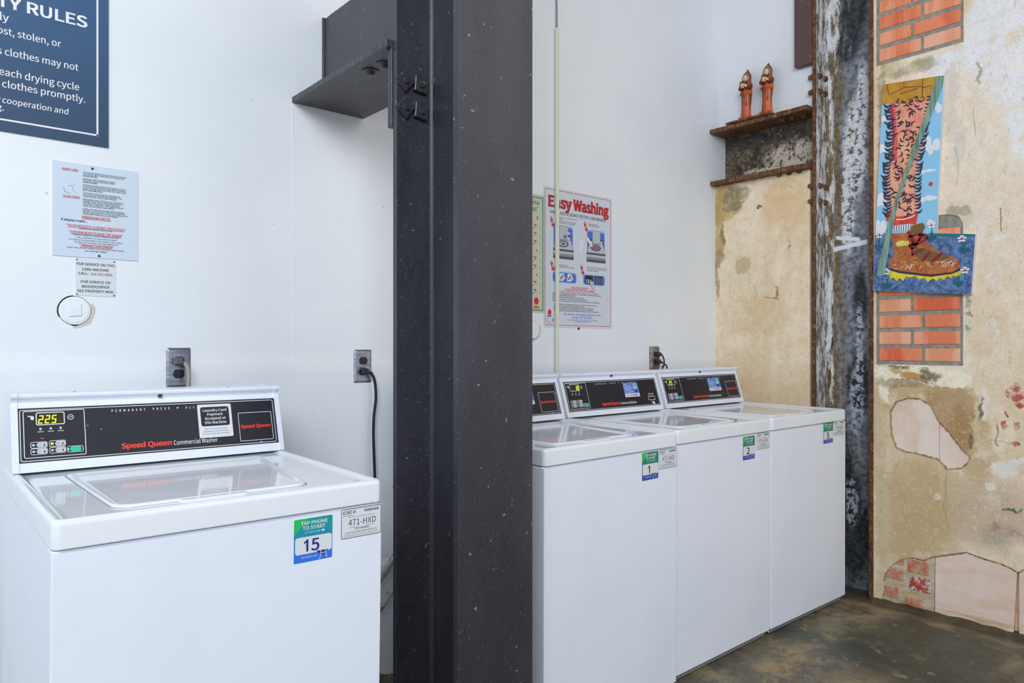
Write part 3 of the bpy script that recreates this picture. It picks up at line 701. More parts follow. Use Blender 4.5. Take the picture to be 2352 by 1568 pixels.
# brown gusset plate above, against the column
n_ = NT('brown_primer_steel', .5); g_ = n_.noise(40, 4); n_.color(n_.mix(n_.ramp(g_, .68, .75), s2l((92, 66, 64)), s2l((150, 140, 130))))
m = MB(); m.box((-.012, -.572, 2.655), (.03, -.479, 4.4), bev=.002)
tag(m.build('gusset_plate', n_.m), 'flat brown steel plate beside the top of the rusted column', 'steel plate')

# ---------------------------------------------------------------- washers
W = .651; D_ = .711; TZ = .914; LB = .052
def inset(base, d):
    """rounded rectangle given as (x0,y0,x1,y1,r) pulled in by d"""
    x0, y0, x1, y1, r = base; return rrect(x0+d, y0+d, x1-d, y1-d, max(r-d, .003), 4)
def fill_loops(m, spec, cap0=True, cap1=True):
    m.loops([[(x, y, z) for x, y in lp] for lp, z in spec], cap0=cap0, cap1=cap1)

def m_body():
    m = MB(); base = (.002, .006, W-.002, D_, .012)
    fill_loops(m, [(inset(base, .012), .010), (inset(base, .010), .030), (inset(base, .001), .034), (inset(base, .001), TZ-LB-.003)])
    return m
def m_front():
    m = MB(); L = []
    pr = [(.0012, .052), (.0004, .030), (.0004, .004), (.0014, .0012), (.004, .0), (W-.004, .0), (W-.0014, .0012), (W-.0004, .004), (W-.0004, .030), (W-.0012, .052)]
    bk = [(.006, .052), (.006, .030), (.006, .012), (.008, .008), (.013, .006), (W-.013, .006), (W-.008, .008), (W-.006, .012), (W-.006, .030), (W-.006, .052)]
    lp = pr + list(reversed(bk))
    for z in (.034, TZ-LB-.006): L.append([(x, y, z) for x, y in lp])
    m.loops(L, cap0=True, cap1=True, smooth=True); return m
def m_kick():
    m = MB(); m.loops([[(e, .020, .008), (e-k, .003, .034), (e-k, .04, .034), (e, .04, .008)] for e, k in ((.02, .014), (W-.02, -.014))], smooth=False)
    return m
def m_top():
    m = MB(); base = (0, -.003, W, D_, .016)
    fill_loops(m, [(inset(base, .003), TZ-LB), (inset(base, 0), TZ-LB+.003), (inset(base, 0), TZ-.011), (inset(base, .0015), TZ-.005), (inset(base, .005), TZ-.0015), (inset(base, .010), TZ), (inset(base, .016), TZ-.001), (inset(base, .021), TZ-.004), (inset(base, .027), TZ-.0065), (inset(base, .034), TZ-.007)])
    return m
def lid_loop(d, z):
    c = [(.100, .500), (.112, .066), (.500, .066), (.562, .500)]; rad = [.012, .038, .030, .012]; out = []
    n = 4; cx, cy = .32, .28
    P = []
    for i in range(4):
        a = Vector(c[i-1]); b_ = Vector(c[i]); e = Vector(c[(i+1) % 4])
        b_ = b_ + (Vector((cx, cy))-b_).normalized()*d*1.35
        u = (a-b_).normalized(); v = (e-b_).normalized(); r = rad[i]
        p0 = b_+u*r; p1 = b_+v*r
        for k in range(6):
            t = k/5; P.append(tuple(p0*(1-t)**2 + b_*2*t*(1-t) + p1*t*t))
    return [(x, y, z) for x, y in P]
def m_lid():
    m = MB()
    m.loops([lid_loop(0, TZ-.0075), lid_loop(0, TZ-.0045), lid_loop(.002, TZ-.0025), lid_loop(.006, TZ-.0015), lid_loop(.010, TZ-.0025), lid_loop(.016, TZ-.0055), lid_loop(.022, TZ-.006)])
    # finger lip at the front edge
    m.loops([[(x, y, z) for x, y in rrect(.225+e, .050+e, .365-e, .078, .013)] for e, z in ((0, TZ-.007), (.001, TZ-.005), (.005, TZ-.0028))])
    return m
def m_lidgap():
    m = MB(); m.loops([lid_loop(-.0035, TZ-.0073), lid_loop(-.0035, TZ-.0069)], smooth=False); return m
SD = Vector((0, .304, .9526)); SN = Vector((0, -.9526, .304)); SB = Vector((0, .550, .926))
def sp(v, n, x=0.0): return Vector((x, SB.y + SD.y*v + SN.y*n, SB.z + SD.z*v + SN.z*n))
def console_profile(o=0.0):
    P = [(-.012, -.0), (0, 0), (.150, 0), (.1535, -.001), (.157, .001), (.161, .007), (.164, .013), (.168, .0155), (.172, .015), (.1755, .010)]
    q = [sp(v, n + o) for v, n in P]
    return q + [Vector((0, .615, TZ+.176+o*.5)), Vector((0, .706, TZ+.180+o*.5)), Vector((0, .7105, TZ+.176)), Vector((0, .7105, TZ-.004))]
def m_console():
    m = MB(); pr = console_profile()
    m.loops([[(x, p.y, p.z) for p in pr] for x in (.012, W-.012)], smooth=False); return m
def m_endcap(left):
    m = MB(); pr = console_profile(.003); a, b = (.002, .016) if left else (W-.016, W-.002)
    m.loops([[(x, p.y, p.z) for p in pr] for x in (a, b)], smooth=False); return m

_gr = NT('sticker_print_green_to_blue', .4); _x, _y, _z = _gr.sep()
_gr.color(_gr.mix(_gr.ramp(_z, .765, .845), s2l((48, 118, 226)), s2l((0, 156, 146))))
_gr2 = NT('sticker_print_green_to_navy', .4); _x, _y, _z = _gr2.sep()
_gr2.color(_gr2.mix(_gr2.ramp(_z, .780, .800), s2l((30, 84, 176)), s2l((4, 130, 104))))
M_GRAD = _gr.m; M_GRAD2 = _gr2.m

def seg_digit(A, ch, u, v, wd, h, m, lay):
    S = {'0': 'abcdef', '1': 'bc', '2': 'abged', '5': 'afgcd', '3': 'abgcd'}[ch]; t = h*.13; sl = .16
    def q(a, b): return (u + a*wd + sl*b*h, v + b*h)
    pts = {'a': ((0, 1), (1, 1)), 'b': ((1, 1), (1, .5)), 'c': ((1, .5), (1, 0)), 'd': ((0, 0), (1, 0)), 'e': ((0, 0), (0, .5)), 'f': ((0, .5), (0, 1)), 'g': ((0, .5), (1, .5))}
    for c in S:
        a, b_ = pts[c]; A.stroke([q(*a), q(*b_)], t, m, lay)

def make_washer(cfg):
    T = thing('washing_machine', cfg['label'], 'washing machine', cfg['loc'], cfg['rot'], 'white commercial washing machines')
    m_body().build('cabinet', M_CAB, T); m_front().build('front_panel', M_CAB, T); m_kick().build('kick_plate', M_KICK, T, 'grey strip along the foot')
    top = m_top().build('top_panel', M_ENAMEL, T)
    lid = m_lid().build('lid', M_ENAMEL, T); m_lidgap().build('lid_gap_shade', M_KICK, lid)  # grey sheet under the lid, its rim coloured as the shaded gap
    con = m_console().build('console', M_CAB, T); m_endcap(True).build('end_cap', M_CAB, con); m_endcap(False).build('end_cap', M_CAB, con)
    m = MB(); m.cyl(sp(.160, .004, .328), SN, .0062, .006, seg=16, r2=.005); m.build('screw', M_SCREW, con, 'black screw')
    for x in (.14, .52):
        m = MB(); m.cyl((x, .64, TZ+.1775), (0, 0, 1), .005, .003, seg=12, r2=.003); m.build('screw', M_STEEL, con)
    for x in (.06, W-.06):
        for y in (.06, .65):
            m = MB(); m.cyl((x, y, 0.002), (0, 0, 1), .016, .012, seg=12); m.build('levelling_foot', M_RUBBER, T)
    # black control panel film on the sloping face
    P0 = SB + SN*.0012
    m = MB(); m.prism([(.016, .011), (.635, .011), (.635, .141), (.016, .141)], SB, (1, 0, 0), SD, SN*.0012); pan = m.build('control_panel', M_PANEL, T, 'black control panel')
    A = Art(P0, (1, 0, 0), SD, .0003); I = {'w': 0, 'r': 1, 'g': 2}
    A.rro(.019, .014, .630, .137, .005, .0016, 0, 1); A.rro(.026, .021, .153, .134, .004, .0016, 0, 1)
    if cfg['slot']:
        A.rro(.556, .036, .604, .054, .002, .002, 0, 1); A.text('INSERT CARD', .560, .600, .064, .0045, 0, 1, .02); A.rect(.560, .0575, .600, .0615, 1, 1)
        A.stroke([(.574, .030), (.580, .020)], .003, 0, 1); A.ell(.590, .022, .006, .008, 0, 1); A.stroke([(.582, .026), (.592, .030)], .003, 0, 1)
        m = Art(P0, (1, 0, 0), SD, .0003); m.rect(.5585, .0385, .6015, .0515, 0, 2); m.build('card_slot', M_GAP, pan, 'dark card slot')
    else:
        A.rro(.527, .022, .622, .103, .003, .0014, 0, 1); A.heavy('Speed Queen', .532, .615, .0585, .0095, 1, 2, .0007); A.rect(.582, .0165, .588, .018, 0, 1)
    for s_, a, b_ in (('PERMANENT', .213, .291), ('PRESS', .309, .350), ('ALL', .390, .413), ('FABRIC', .430, .488)):
        if not (cfg['id'] == 'L' and s_ == 'FABRIC'): A.text(s_, a, b_, .1225, .0058, 0, 1, .02, space=1.5)
    A.ell(.370, .1255, .002, .002, 0, 1)
    A.heavy('Speed Queen', .231, .348, .0275, .0125, 1, 2, .0011)
    A.text('Commercial Washer', .3535, .4655, .0265, .0115, 0, 2, .005)
    A.stroke([(.036, .1215), (.0445, .1205)], .0024, 0, 1); A.ell(.0445, .117, .0035, .005, 0, 1)
    A.ring([(.123+.0065*math.cos(k*PI/9), .115+.0065*math.sin(k*PI/9)) for k in range(18)], .0014, 0, 1); A.stroke([(.1205, .115), (.126, .1155)], .0014, 0, 1)
    A.rro(.0515, .0985, .1105, .1295, .004, .002, 0, 2)
    for k, (s_, u) in enumerate((('WASH', .060), ('RINSE', .081), ('SPIN', .101))): A.text(s_, u-.006, u+.006, .0815, .0026, 0, 1, .03)
    for u, v in ((.048, .0515), (.0855, .0525), (.048, .036), (.0855, .0365), (.122, .036)):
        A.rro(u-.009, v-.0075, u+.025, v+.0075, .004, .0011, 0, 1)
    if cfg['id'] == 'L':
        for u, v in ((.158, .092), (.187, .081)): A.shape([(u-.002, v-.001), (u+.0025, v-.003), (u+.001, v+.002)], 3, 1)
        A.stroke([(.060, .0675), (.0655, .066)], .002, 3, 1)
    A.build('lettering', [M_INKW, M_INKR, M_INKG, flat('pink_scuff', (230, 90, 130))], pan, 'white and red printed lines and words')
    Dd = Art(P0, (1, 0, 0), SD, .0003); Dd.rr(.053, .100, .109, .128, .003, 0, 1)
    if cfg['digits']:
        for k, ch in enumerate(cfg['digits']): seg_digit(Dd, ch, cfg['du'] + k*.0135, .1035, .0072, .0175, 1, 3)
    Dd.build('display', [M_DISP, M_LED], pan, 'lit yellow display' if cfg['digits'] else 'blank display')
    for k, u in enumerate((.060, .081, .101)):
        m = Art(P0, (1, 0, 0), SD, .0003); m.ell(u, .0895, .0026, .003, 0, 2); m.build('indicator_light', M_KEY, pan)
    for k, (u, v) in enumerate(((.0615, .0515), (.099, .0525), (.0615, .036), (.099, .0365))):
        m = Art(P0, (1, 0, 0), SD, .0003); m.prism(rrect(u-.0105, v-.0055, u+.0115, v+.0055, .0054), P0, (1, 0, 0), SD, SN*.0012, 0)
        m.text(('HOT', 'WARM', 'COLD', 'DELICATE')[k], u-.009, u-.001, v-.001, .0024, 1, 4.5); m.ell(u+.005, v-.001, .0016, .0028, 1, 4.5); m.ell(u-.0165, v, .003, .003, 2, 2)
        m.build('key', [M_KEY, M_INKK, M_LED if (cfg['id'] == 'L' and k == 1) else M_KEY], pan)
    m = Art(P0, (1, 0, 0), SD, .0003); m.prism(rrect(.119, .030, .1425, .042, .005), P0, (1, 0, 0), SD, SN*.0013, 0); m.ell(.115, .036, .0028, .0028, 1, 2)
    m.build('start_button', [M_GREENB, M_KEY], pan, 'green start button')
    # notice sticker on the panel
    st = Art(P0, (1, 0, 0), SD, .0004)
    if cfg['id'] == 'L':
        st.prism(rrect(.4195, .039, .5095, .131, .004), P0+SN*.0007, (1, 0, 0), SD, SN*.0004, 0); st.rr(.4265, .0705, .5025, .1235, .006, 1, 3.5)
        for k, (t_, a, b_) in enumerate((('Laundry Card', .433, .496), ('Payment', .444, .485), ('Accepted at', .437, .492), ('this Machine', .436, .493))): st.text(t_, a, b_, .1105-.0113*k, .0072, 2, 5, .022)
        for k, (t_, a, b_) in enumerate((('Notice: This room is being', .434, .494), ('upgraded to CSC GO. Please', .431, .497), ('use up your laundry card funds.', .428, .500))): st.text(t_, a, b_, .0615-.0068*k, .0033, 1, 3.5)
        st.build('notice_sticker', [M_PAPER, M_PANEL, M_INKW], pan, 'white sticker with a black box of white words')
    else:
        x0 = .395 if cfg['id'] != '3' else .375
        st.prism(rrect(x0, .057, x0+.104, .124, .003), P0+SN*.0007, (1, 0, 0), SD, SN*.0004, 0); st.rr(x0, .057, x0+.104, .073, .003, 1, 3.5)
        for k, (t_, b_) in enumerate((('CSC', .026), ('FOR BEST', .052), ('EXPERIENCE', .062), ('USE THE', .048), ('CSC GO APP', .064))): st.text(t_, x0+.006, x0+b_, .114-.0092*k, .0052, 1, 3.5, .03)
        st.ell(x0+.083, .106, .013, .013, 1, 3.5); st.shape([(x0+.070, .106), (x0+.096, .106), (x0+.092, .114), (x0+.074, .114)], 2, 5); st.shape([(x0+.073, .103), (x0+.093, .103), (x0+.084, .096)], 2, 5)
        st.rect(x0+.074, .078, x0+.093, .090, 4, 3.5)
        for k, mi in enumerate((5, 5, 2, 3, 4, 5)): st.rect(x0+.008+k*.016, .061, x0+.017+k*.016, .069, mi, 5)
        st.build('app_sticker', [flat('app_blue', (92, 132, 220)), M_INKW, flat('app_green', (40, 190, 90)), M_INKR, flat('app_navy', (40, 60, 120)), flat('app_grey', (170, 170, 186))], pan, 'blue sticker with white words')
    # number sticker and asset label on the front
    F = Vector((0, -.0002, 0)); L_ = cfg['id'] == 'L'
    s1 = Art(F, (1, 0, 0), (0, 0, 1), .0003); x0, z0 = cfg['tap']; dx = x0-.438; dz = z0-.757
    s1.prism(rrect(.438+dx, .757+dz, .526+dx, .850+dz, .003), F, (1, 0, 0), (0, 0, 1), (0, -.0004, 0), 0)
    s1.shape([(.4385+dx, .8495+dz), (.4385+dx, .818+dz), (.470+dx, .8495+dz)], 1, 2)
    s1.rr(.4405+dx, .7745+dz, .5245+dx, .811+dz, .006, 2, 2)
    s1.text('TAP PHONE', .453+dx, .514+dx, .8365+dz, .0075, 2, 3, .045); s1.text('TO START', .457+dx, .509+dx, .826+dz, .0075, 2, 3, .045)
    s1.text('or scan code', .462+dx, .498+dx, .8185+dz, .0036, 2, 3, .01); s1.rr(.5005+dx, .818+dz, .507+dx, .8225+dz, .002, 2, 3)
    nb = cfg['num']; a, b_ = ((.456, .494) if L_ else (.466, .487) if nb != '1' else (.470, .483))
    def one(u, z, h, t): s1.shape([(u, z), (u+t, z), (u+t, z+h), (u+t*.25, z+h), (u-t*1.15, z+h*.80), (u-t*.95, z+h*.64), (u, z+h*.78)], 3, 3)
    if nb == '15': one(.4655+dx, .7795+dz, .0255, .0046); s1.text('5', .4775+dx, .4945+dx, .7795+dz, .0255, 3, 3, .035)
    elif nb == '1': one(.4745+dx, .7785+dz, .0265, .0050)
    else: s1.text(nb, a+dx, b_+dx, .7795+dz, .0255, 3, 3, .035)
    s1.text('MyCSCGo.com', .455+dx, .491+dx, .7655+dz, .0042, 2, 3)
    s1.shape([(.488+dx, .777+dz), (.516+dx, .777+dz), (.508+dx, .768+dz), (.500+dx, .768+dz)], 3, 3)
    s1.stroke([(.496+dx, .758+dz), (.498+dx, .766+dz), (.499+dx, .778+dz)], .0014, 2, 4); s1.stroke([(.513+dx, .760+dz), (.511+dx, .768+dz), (.510+dx, .777+dz)], .0016, 2, 4); s1.stroke([(.500+dx, .771+dz), (.509+dx, .771+dz)], .0014, 2, 4)
    s1.build('number_sticker', [M_GRAD if L_ else M_GRAD2, flat('bright_green_print', (12, 196, 84)), M_PAPER, flat('navy_ink', (38, 34, 128)) if L_ else M_INKK], T, 'green and blue sticker with the number ' + nb)
    s2 = Art(F, (1, 0, 0), (0, 0, 1), .0003); x0, z0 = cfg['csc']; dx = x0-.5495; dz = z0-.791
    s2.prism(rrect(.5485+dx, .791+dz, .6495+dx, .8565+dz, .004), F, (1, 0, 0), (0, 0, 1), (0, -.0004, 0), 0); s2.rro(.5485+dx, .791+dz, .6495+dx, .8565+dz, .004, .0012, 1, 2)
    s2.text('CSC', .5535+dx, .5765+dx, .8455+dz, .0062, 1, 2, .045, .2); s2.shape([(.578+dx, .8475+dz), (.583+dx, .853+dz), (.5845+dx, .848+dz), (.580+dx, .844+dz)], 2, 2)
    s2.text('ServiceWorks', .5535+dx, .578+dx, .8405+dz, .0024, 1, 2)
    r = random.Random(7); u = .606
    while u < .643:
        w_ = r.choice((.0005, .0008, .0013)); s2.rect(u+dx, .8455+dz, u+w_+dx, .8515+dz, 1, 2); u += w_+.0007
    s2.text('Please use this number when reporting service', .568+dx, .632+dx, .8365+dz, .0020, 1, 2)
    s2.text(cfg['asset'], .5665+dx, .6355+dx, .8185+dz, .0135, 1, 2)
    s2.text('For Service', .569+dx, .587+dx, .8135+dz, .0023, 1, 2); s2.text('Para Servicio', .611+dx, .632+dx, .8135+dz, .0023, 1, 2)
    s2.text('1-877-264-6622', .582+dx, .618+dx, .8085+dz, .0042, 1, 2, .01)
    s2.text('Visit our website WWW.COINMACHSERVICE.COM', .560+dx, .638+dx, .8025+dz, .0025, 1, 2, .01)
    s2.text('This machine is owned and operated by the above. Report any problem with', .557+dx, .640+dx, .7985+dz, .0018, 1, 2); s2.text('this equipment by calling the number above and giving the number shown', .554+dx, .642+dx, .7950+dz, .0018, 1, 2)
    s2.build('asset_label', [M_PAPER, M_INKK, flat('cyan_ink', (30, 140, 200))], T, 'white label reading ' + cfg['asset'])
    return T

WASH = [
 dict(id='L', label='white washing machine left of the black column, numbered 15', loc=(-3.3564, -.8846, 0.0), rot=(.012, .007, -.0026), slot=False, digits='225', du=.0565, num='15', asset='471-HXD', tap=(.438, .757), csc=(.5475, .791)),
 dict(id='1', label='white washing machine directly right of the black column, numbered 1', loc=(-2.1122, -.816, 0.0), rot=(.004, -.002, .0142), slot=False, digits='', du=.06, num='1', asset='472-HXD', tap=(.455, .763), csc=(.548, .791)),
 dict(id='2', label='white washing machine numbered 2, second of the right-hand row', loc=(-1.4307, -.7815, 0.0), rot=(.003, .001, .0056), slot=True, digits='10', du=.082, num='2', asset='473-HXD', tap=(.437, .760), csc=(.540, .7925)),
 dict(id='3', label='white washing machine numbered 3, beside the rusted wall column', loc=(-.7755, -.7793, 0.0), rot=(.004, -.004, -.0224), slot=False, digits='25', du=.067, num='3', asset='474-HXD', tap=(.438, .767), csc=(.536, .7965)),
]
for c_ in WASH: make_washer(c_)
# ---------------------------------------------------------------- signs on the back wall
BU = (1, 0, 0); BV = (0, 0, 1)
def board(x0, z0, x1, z1, t, mats, r=.0005, base=0.0):
    """board lying against the back wall, front face t proud of it"""
    A = Art((0, -(base+t), 0), BU, BV, .0004); A.prism(rrect(x0, z0, x1, z1, r), (0, -(base+t), 0), BU, BV, (0, t-.0002, 0), 0); return A
navy = NT('navy_sign_face', .45); _x, _y, _z = navy.sep(); navy.color(navy.mix(navy.ramp(_z, 1.78, 2.3), s2l((36, 68, 98)), s2l((46, 88, 132))))
T2 = thing('rules_sign', 'large navy rules sign with white words, high at the left edge', 'sign', (-3.6, 0, 1.79))
A = board(-4.10, 1.789, -3.079, 2.62, .006, None); here(A.build('sign_board', navy.m), T2)
A = Art((0, -.0062, 0), BU, BV, .0005); A.rro(-4.076, 1.8165, -3.105, 2.592, .0005, .0048, 0, 1)
A.text('ITY RULES', -3.354, -3.134, 2.1195, .0300, 0, 1, .055, prefix='COMMUN')
A.text('ly', -3.336, -3.317, 2.083, .020, 0, 1, .018)
for s_, a, b_, v, pre in (('ost, stolen, or', -3.342, -3.197, 2.047, 'l'), ('s clothes may not', -3.342, -3.155, 1.992, ''), ('each drying cycle', -3.338, -3.153, 1.937, 'after '), ('e clothes promptly.', -3.350, -3.138, 1.9055, 'remov'), ('cooperation and', -3.331, -3.179, 1.8635, 'your ')):
    A.text(s_, a, b_, v, .0185 if v > 1.88 else .0155, 0, 1, .014, prefix=pre, shear=0.0 if v > 1.88 else .08)
A.text('g.', -3.343, -3.328, 1.843, .0155, 0, 1, .014, shear=.08)
here(A.build('lettering', M_INKW, None, 'white border line and words'), T2)

T3 = thing('instruction_notice', 'white laminated notice of red and black small print below the navy sign', 'notice', (-3.11, 0, 1.466))
A = board(-3.217, 1.467, -3.001, 1.731, .003, None); here(A.build('notice_board', flat('pale_blue_paper', (206, 219, 233), .35)), T3)
A = Art((0, -.0032, 0), BU, BV, .0004)
A.text('INSERT CARD:', -3.194, -3.155, 1.709, .0048, 1, 1, .03); A.rect(-3.194, 1.7070, -3.155, 1.7078, 1, 1)
A.text('TO ADD FUNDS:', -3.192, -3.151, 1.633, .0048, 1, 1, .03); A.rect(-3.192, 1.6310, -3.151, 1.6318, 1, 1)
rows = [('YOUR ACCOUNT BALANCE SHOULD DISPLAY IN 10-20 SECONDS', 110, 0), ('IF YOU DO NOT NEED TO ADD FUNDS, YOU CAN SELECT AN', 103, 0), ('AVAILABLE MACHINE.', 36, 1),
 ('DISPLAY WILL READ "YOUR REQUEST IS BEING', 80, 0), ('PROCESSED, YOUR MACHINE SHOULD START', 79, 0), ('WITHIN 10 SECONDS.', 36, 1),
 ('IF MESSAGE DISPLAYS LONGER THAN 10 SECONDS, SYSTEM IS', 109, 0), ("IN USE IN ANOTHER ROOM. DISPLAY MAY READ 'SYSTEM BUSY", 109, 0), ("PLEASE TRY AGAIN' AFTER 60 SECONDS, DISPLAY WILL FLASH", 109, 0), ('BACK TO WELCOME DISPLAY.', 50, 1),
 ("'SYSTEM BUSY' CAN ALSO BE DISPLAYED WHILE THE", 94, 0), ('ACCOUNTING FUNCTIONS ARE BEING PERFORMED. THIS', 98, 0), ('IS DONE ROUTINELY USUALLY EARLY MORNINGS.', 85, 1),
 ('WHEN ADDING FUNDS, SYSTEM CALLS OUT VIA PHONE TO', 103, 0), ('CLEARING HOUSE. THIS CAN TAKE SEVERAL MINUTES TO', 100, 0), ("PERFORM. IF DISPLAY READS 'TRANSACTION ERROR'", 93, 0), ('THIS GENERALLY MEANS THAT THE CLEARING HOUSE HAS', 102, 0), ('DENIED. CALL YOUR CREDIT CARD COMPANY.', 79, 1),
 ('DURING ACTIVE NIGHTS IN THE LAUNDRY ROOMS, ECONOMICAL', 106, 0), ('MACHINES, THE SYSTEM MUST COMPLETE A TRANSACTION', 106, 0), ('BEFORE STARTING ANOTHER. THIS CAN CAUSE SOME DELAYS IN', 113, 0), ('OTHER ROOMS. GENERALLY DELAYS ARE MINIMAL.', 89, 0)]
v = 1.7065; 
stp = (1.7065 - 1.5885) / (len(rows)-1 + 5*.75)
for s_, wd, gap in rows:
    A.text(s_, -3.143, -3.143 + wd*.00101, v, .0034, 0, 1, .02); v -= stp*(1 + .75*gap)
A.text('FREEDOM FACTS', -3.145, -3.074, 1.5775, .0068, 1, 1, .04); A.rect(-3.145, 1.5755, -3.074, 1.5765, 1, 1)
A.text('If display reads...', -3.196, -3.132, 1.5665, .0060, 0, 1, .03)
for s_, a, b_, z in (('"YOUR REQUEST IS BEING PROCESSED"', -3.183, -3.034, 1.5515), ('"SYSTEM BUSY PLEASE TRY AGAIN"', -3.176, -3.042, 1.5335), ('"TRANSACTION ERROR"', -3.152, -3.066, 1.4980)):
    A.text(s_, a, b_, z, .0062, 1, 1, .035); A.rect(a+.002, z-.0024, b_-.002, z-.0012, 1, 1)
for s_, a, b_, z in (('SYSTEM IS ACCESSING YOUR ACCOUNT', -3.152, -3.068, 1.5455), ('SYSTEM IS ALREADY ACCESSING SOMEONE\'S ACCOUNT', -3.168, -3.051, 1.5275), ('IT WILL CONTINUE TO ACCESS FOR 60 SECONDS', -3.161, -3.057, 1.5205), ('IF IT DOES NOT ACTIVATE WITHIN THIS PERIOD, IT WILL CANCEL', -3.178, -3.042, 1.5135), ('SYSTEM IS MULTITASKING. TRY AGAIN IMMEDIATELY', -3.165, -3.053, 1.5070), ('CREDIT CARD: EITHER CLEARING HOUSE OR CREDIT CARD TROUBLE', -3.183, -3.037, 1.4910), ('CALL YOUR CARD COMPANY', -3.139, -3.081, 1.4840)):
    A.text(s_, a, b_, z, .0032, 0, 1, .02)
A.stroke([(-3.190, 1.660), (-3.188, 1.648), (-3.176, 1.644)], .0008, 0, 1); A.stroke([(-3.180, 1.664), (-3.166, 1.668), (-3.170, 1.656), (-3.160, 1.648)], .0006, 0, 1)
here(A.build('lettering', [M_INKK, flat('notice_red', (206, 44, 56))], None, 'red and black print'), T3)
for x, z in ((-3.119, 1.722), (-3.102, 1.4735)):
    m = MB(); m.cyl((x, -.003, z), (0, -1, 0), .0036, .002, seg=14, r2=.0024); here(m.build('screw', flat('brown_screw', (58, 50, 48))), T3)

T4 = thing('service_plate', 'small white service plate with four screws under the instruction notice', 'notice', (-3.11, 0, 1.358))
A = board(-3.161, 1.358, -3.060, 1.4635, .002, None, .002); here(A.build('plate', flat('off_white_plate', (218, 224, 228), .35)), T4)
A = Art((0, -.0022, 0), BU, BV, .0004)
for s_, a, b_, z, k in (('FOR SERVICE ON THIS', -3.158, -3.063, 1.4445, 0), ('CARD MACHINE', -3.145, -3.077, 1.4300, 0), ('CALL:', -3.154, -3.129, 1.4180, 0), ('214-331-6561', -3.124, -3.068, 1.4175, 1), ('FOR SERVICE ON', -3.148, -3.074, 1.3945, 0), ('WASHER/DRYER', -3.146, -3.076, 1.3810, 0), ('SEE PROPERTY MGR.', -3.157, -3.064, 1.3680, 0)):
    A.text(s_, a, b_, z, .0072, k, 1, .012)
here(A.build('lettering', [M_INKK, flat('notice_red', (206, 44, 56))], None, 'black words and a red number'), T4)
for x in (-3.1575, -3.0635):
    for z in (1.3615, 1.4595):
        m = MB(); m.cyl((x, -.002, z), (0, -1, 0), .0022, .0012, seg=10, r2=.0016); here(m.build('screw', flat('brown_screw', (58, 50, 48))), T4)

def round_cover(cx, cz, label, sq=True):
    T = thing('round_wall_cover', label, 'wall cover', (cx, 0, cz))
    m = MB(); m.cyl((cx, -.0025, cz), (0, 1, 0), .0395, .0023, seg=40); m.cyl((cx, -.0045, cz), (0, 1, 0), .034, .002, seg=40)
    here(m.build('cover_disc', M_WALL), T)
    if sq:
        m = MB(); a = math.radians(-6); R = Matrix.Translation((cx, -.0045, cz)) @ Matrix.Rotation(a, 4, 'Y')
        bm = bmesh.new(); bmesh.ops.create_cube(bm, size=1.0)
        for q in bm.verts: q.co = Vector((q.co.x*.034, q.co.y*.005, q.co.z*.034))
        bmesh.ops.bevel(bm, geom=list(bm.edges), offset=.0015, segments=2, affect='EDGES'); m.bm(bm, 0, True, R); here(m.build('square_boss', M_WALL), T)
    m = MB(); r = random.Random(2); pts = []
    for k in range(48):
        a = k*2*PI/48; g = .0010 + (.0022 if 1.7 < a < 3.6 else 0) + (.0024 if 4.5 < a < 4.95 else 0) + .0006*r.random(); pts.append((cx+(.0395+g)*math.cos(a), cz+(.0395+g)*math.sin(a)))
    m.prism(pts, (0, -.0009, 0), BU, BV, (0, .0007, 0)); here(m.build('gap_ring', M_GAP, None, 'dark uneven gap'), T)
    m = MB(); pts = [(cx+.004+.047*math.cos(a_)*(1+.04*math.sin(5*a_)), cz-.003+.046*math.sin(a_)*(1+.03*math.sin(7*a_))) for a_ in [(-1.75+k*.11) for k in range(22)]] + [(cx, cz)]
    m.prism(pts, (0, -.0006, 0), BU, BV, (0, .0005, 0)); here(m.build('torn_paper', flat('torn_drywall', (206, 198, 188), .8), None, 'torn tan edge'), T)
round_cover(-3.163, 1.315, 'round white cover with a raised square, below the small service plate')
round_cover(-1.410, 1.286, 'round white cover half hidden by the right side of the black column', False)

# easy washing poster
T5 = thing('washing_poster', 'poster headed Easy Washing with red title, behind the pale conduit', 'poster', (-1.11, 0, 1.30))
A = board(-1.343, 1.298, -.888, 1.932, .002, None, .008); here(A.build('poster_board', flat('poster_white', (212, 217, 226), .35)), T5)
A = Art((0, -.0022, 0), BU, BV, .0003); RD, OUT_, BK, BL, LB_, GY, DG, WH, SK, BW = range(10)
A.rro(-1.336, 1.308, -.894, 1.923, .010, .0022, RD, 1)
def serif(s_, a, b_, z, cap):
    for dx, dz in ((-.0016, 0), (.0016, 0), (0, .0016), (0, -.0016), (.0018, -.0016), (-.0012, -.0012)): A.text(s_, a+dx, b_+dx, z+dz, cap, OUT_, 1, .045)
    A.text(s_, a, b_, z, cap, RD, 2, .040)
serif('Easy', -1.312, -1.170, 1.845, .048); serif('Washing', -1.152, -.914, 1.845, .048)
for x, z, w_ in ((-1.308, 1.847, .016), (-1.308, 1.8915, .016), (-1.148, 1.8915, .014), (-1.102, 1.8915, .012), (-1.030, 1.847, .012), (-1.012, 1.847, .010), (-.996, 1.847, .010), (-.975, 1.847, .010), (-.958, 1.847, .010), (-1.186, 1.8775, .010), (-1.168, 1.8775, .010)):
    A.rect(x-w_/2-.003, z-.003, x+w_/2+.001, z+.002, RD, 3)
A.text('HIGH-EFFICIENCY', -1.304, -1.112, 1.8135, .0140, BK, 1, .01); A.text('TOP LOAD WASHER', -1.086, -.931, 1.8135, .0140, BK, 1, .01)
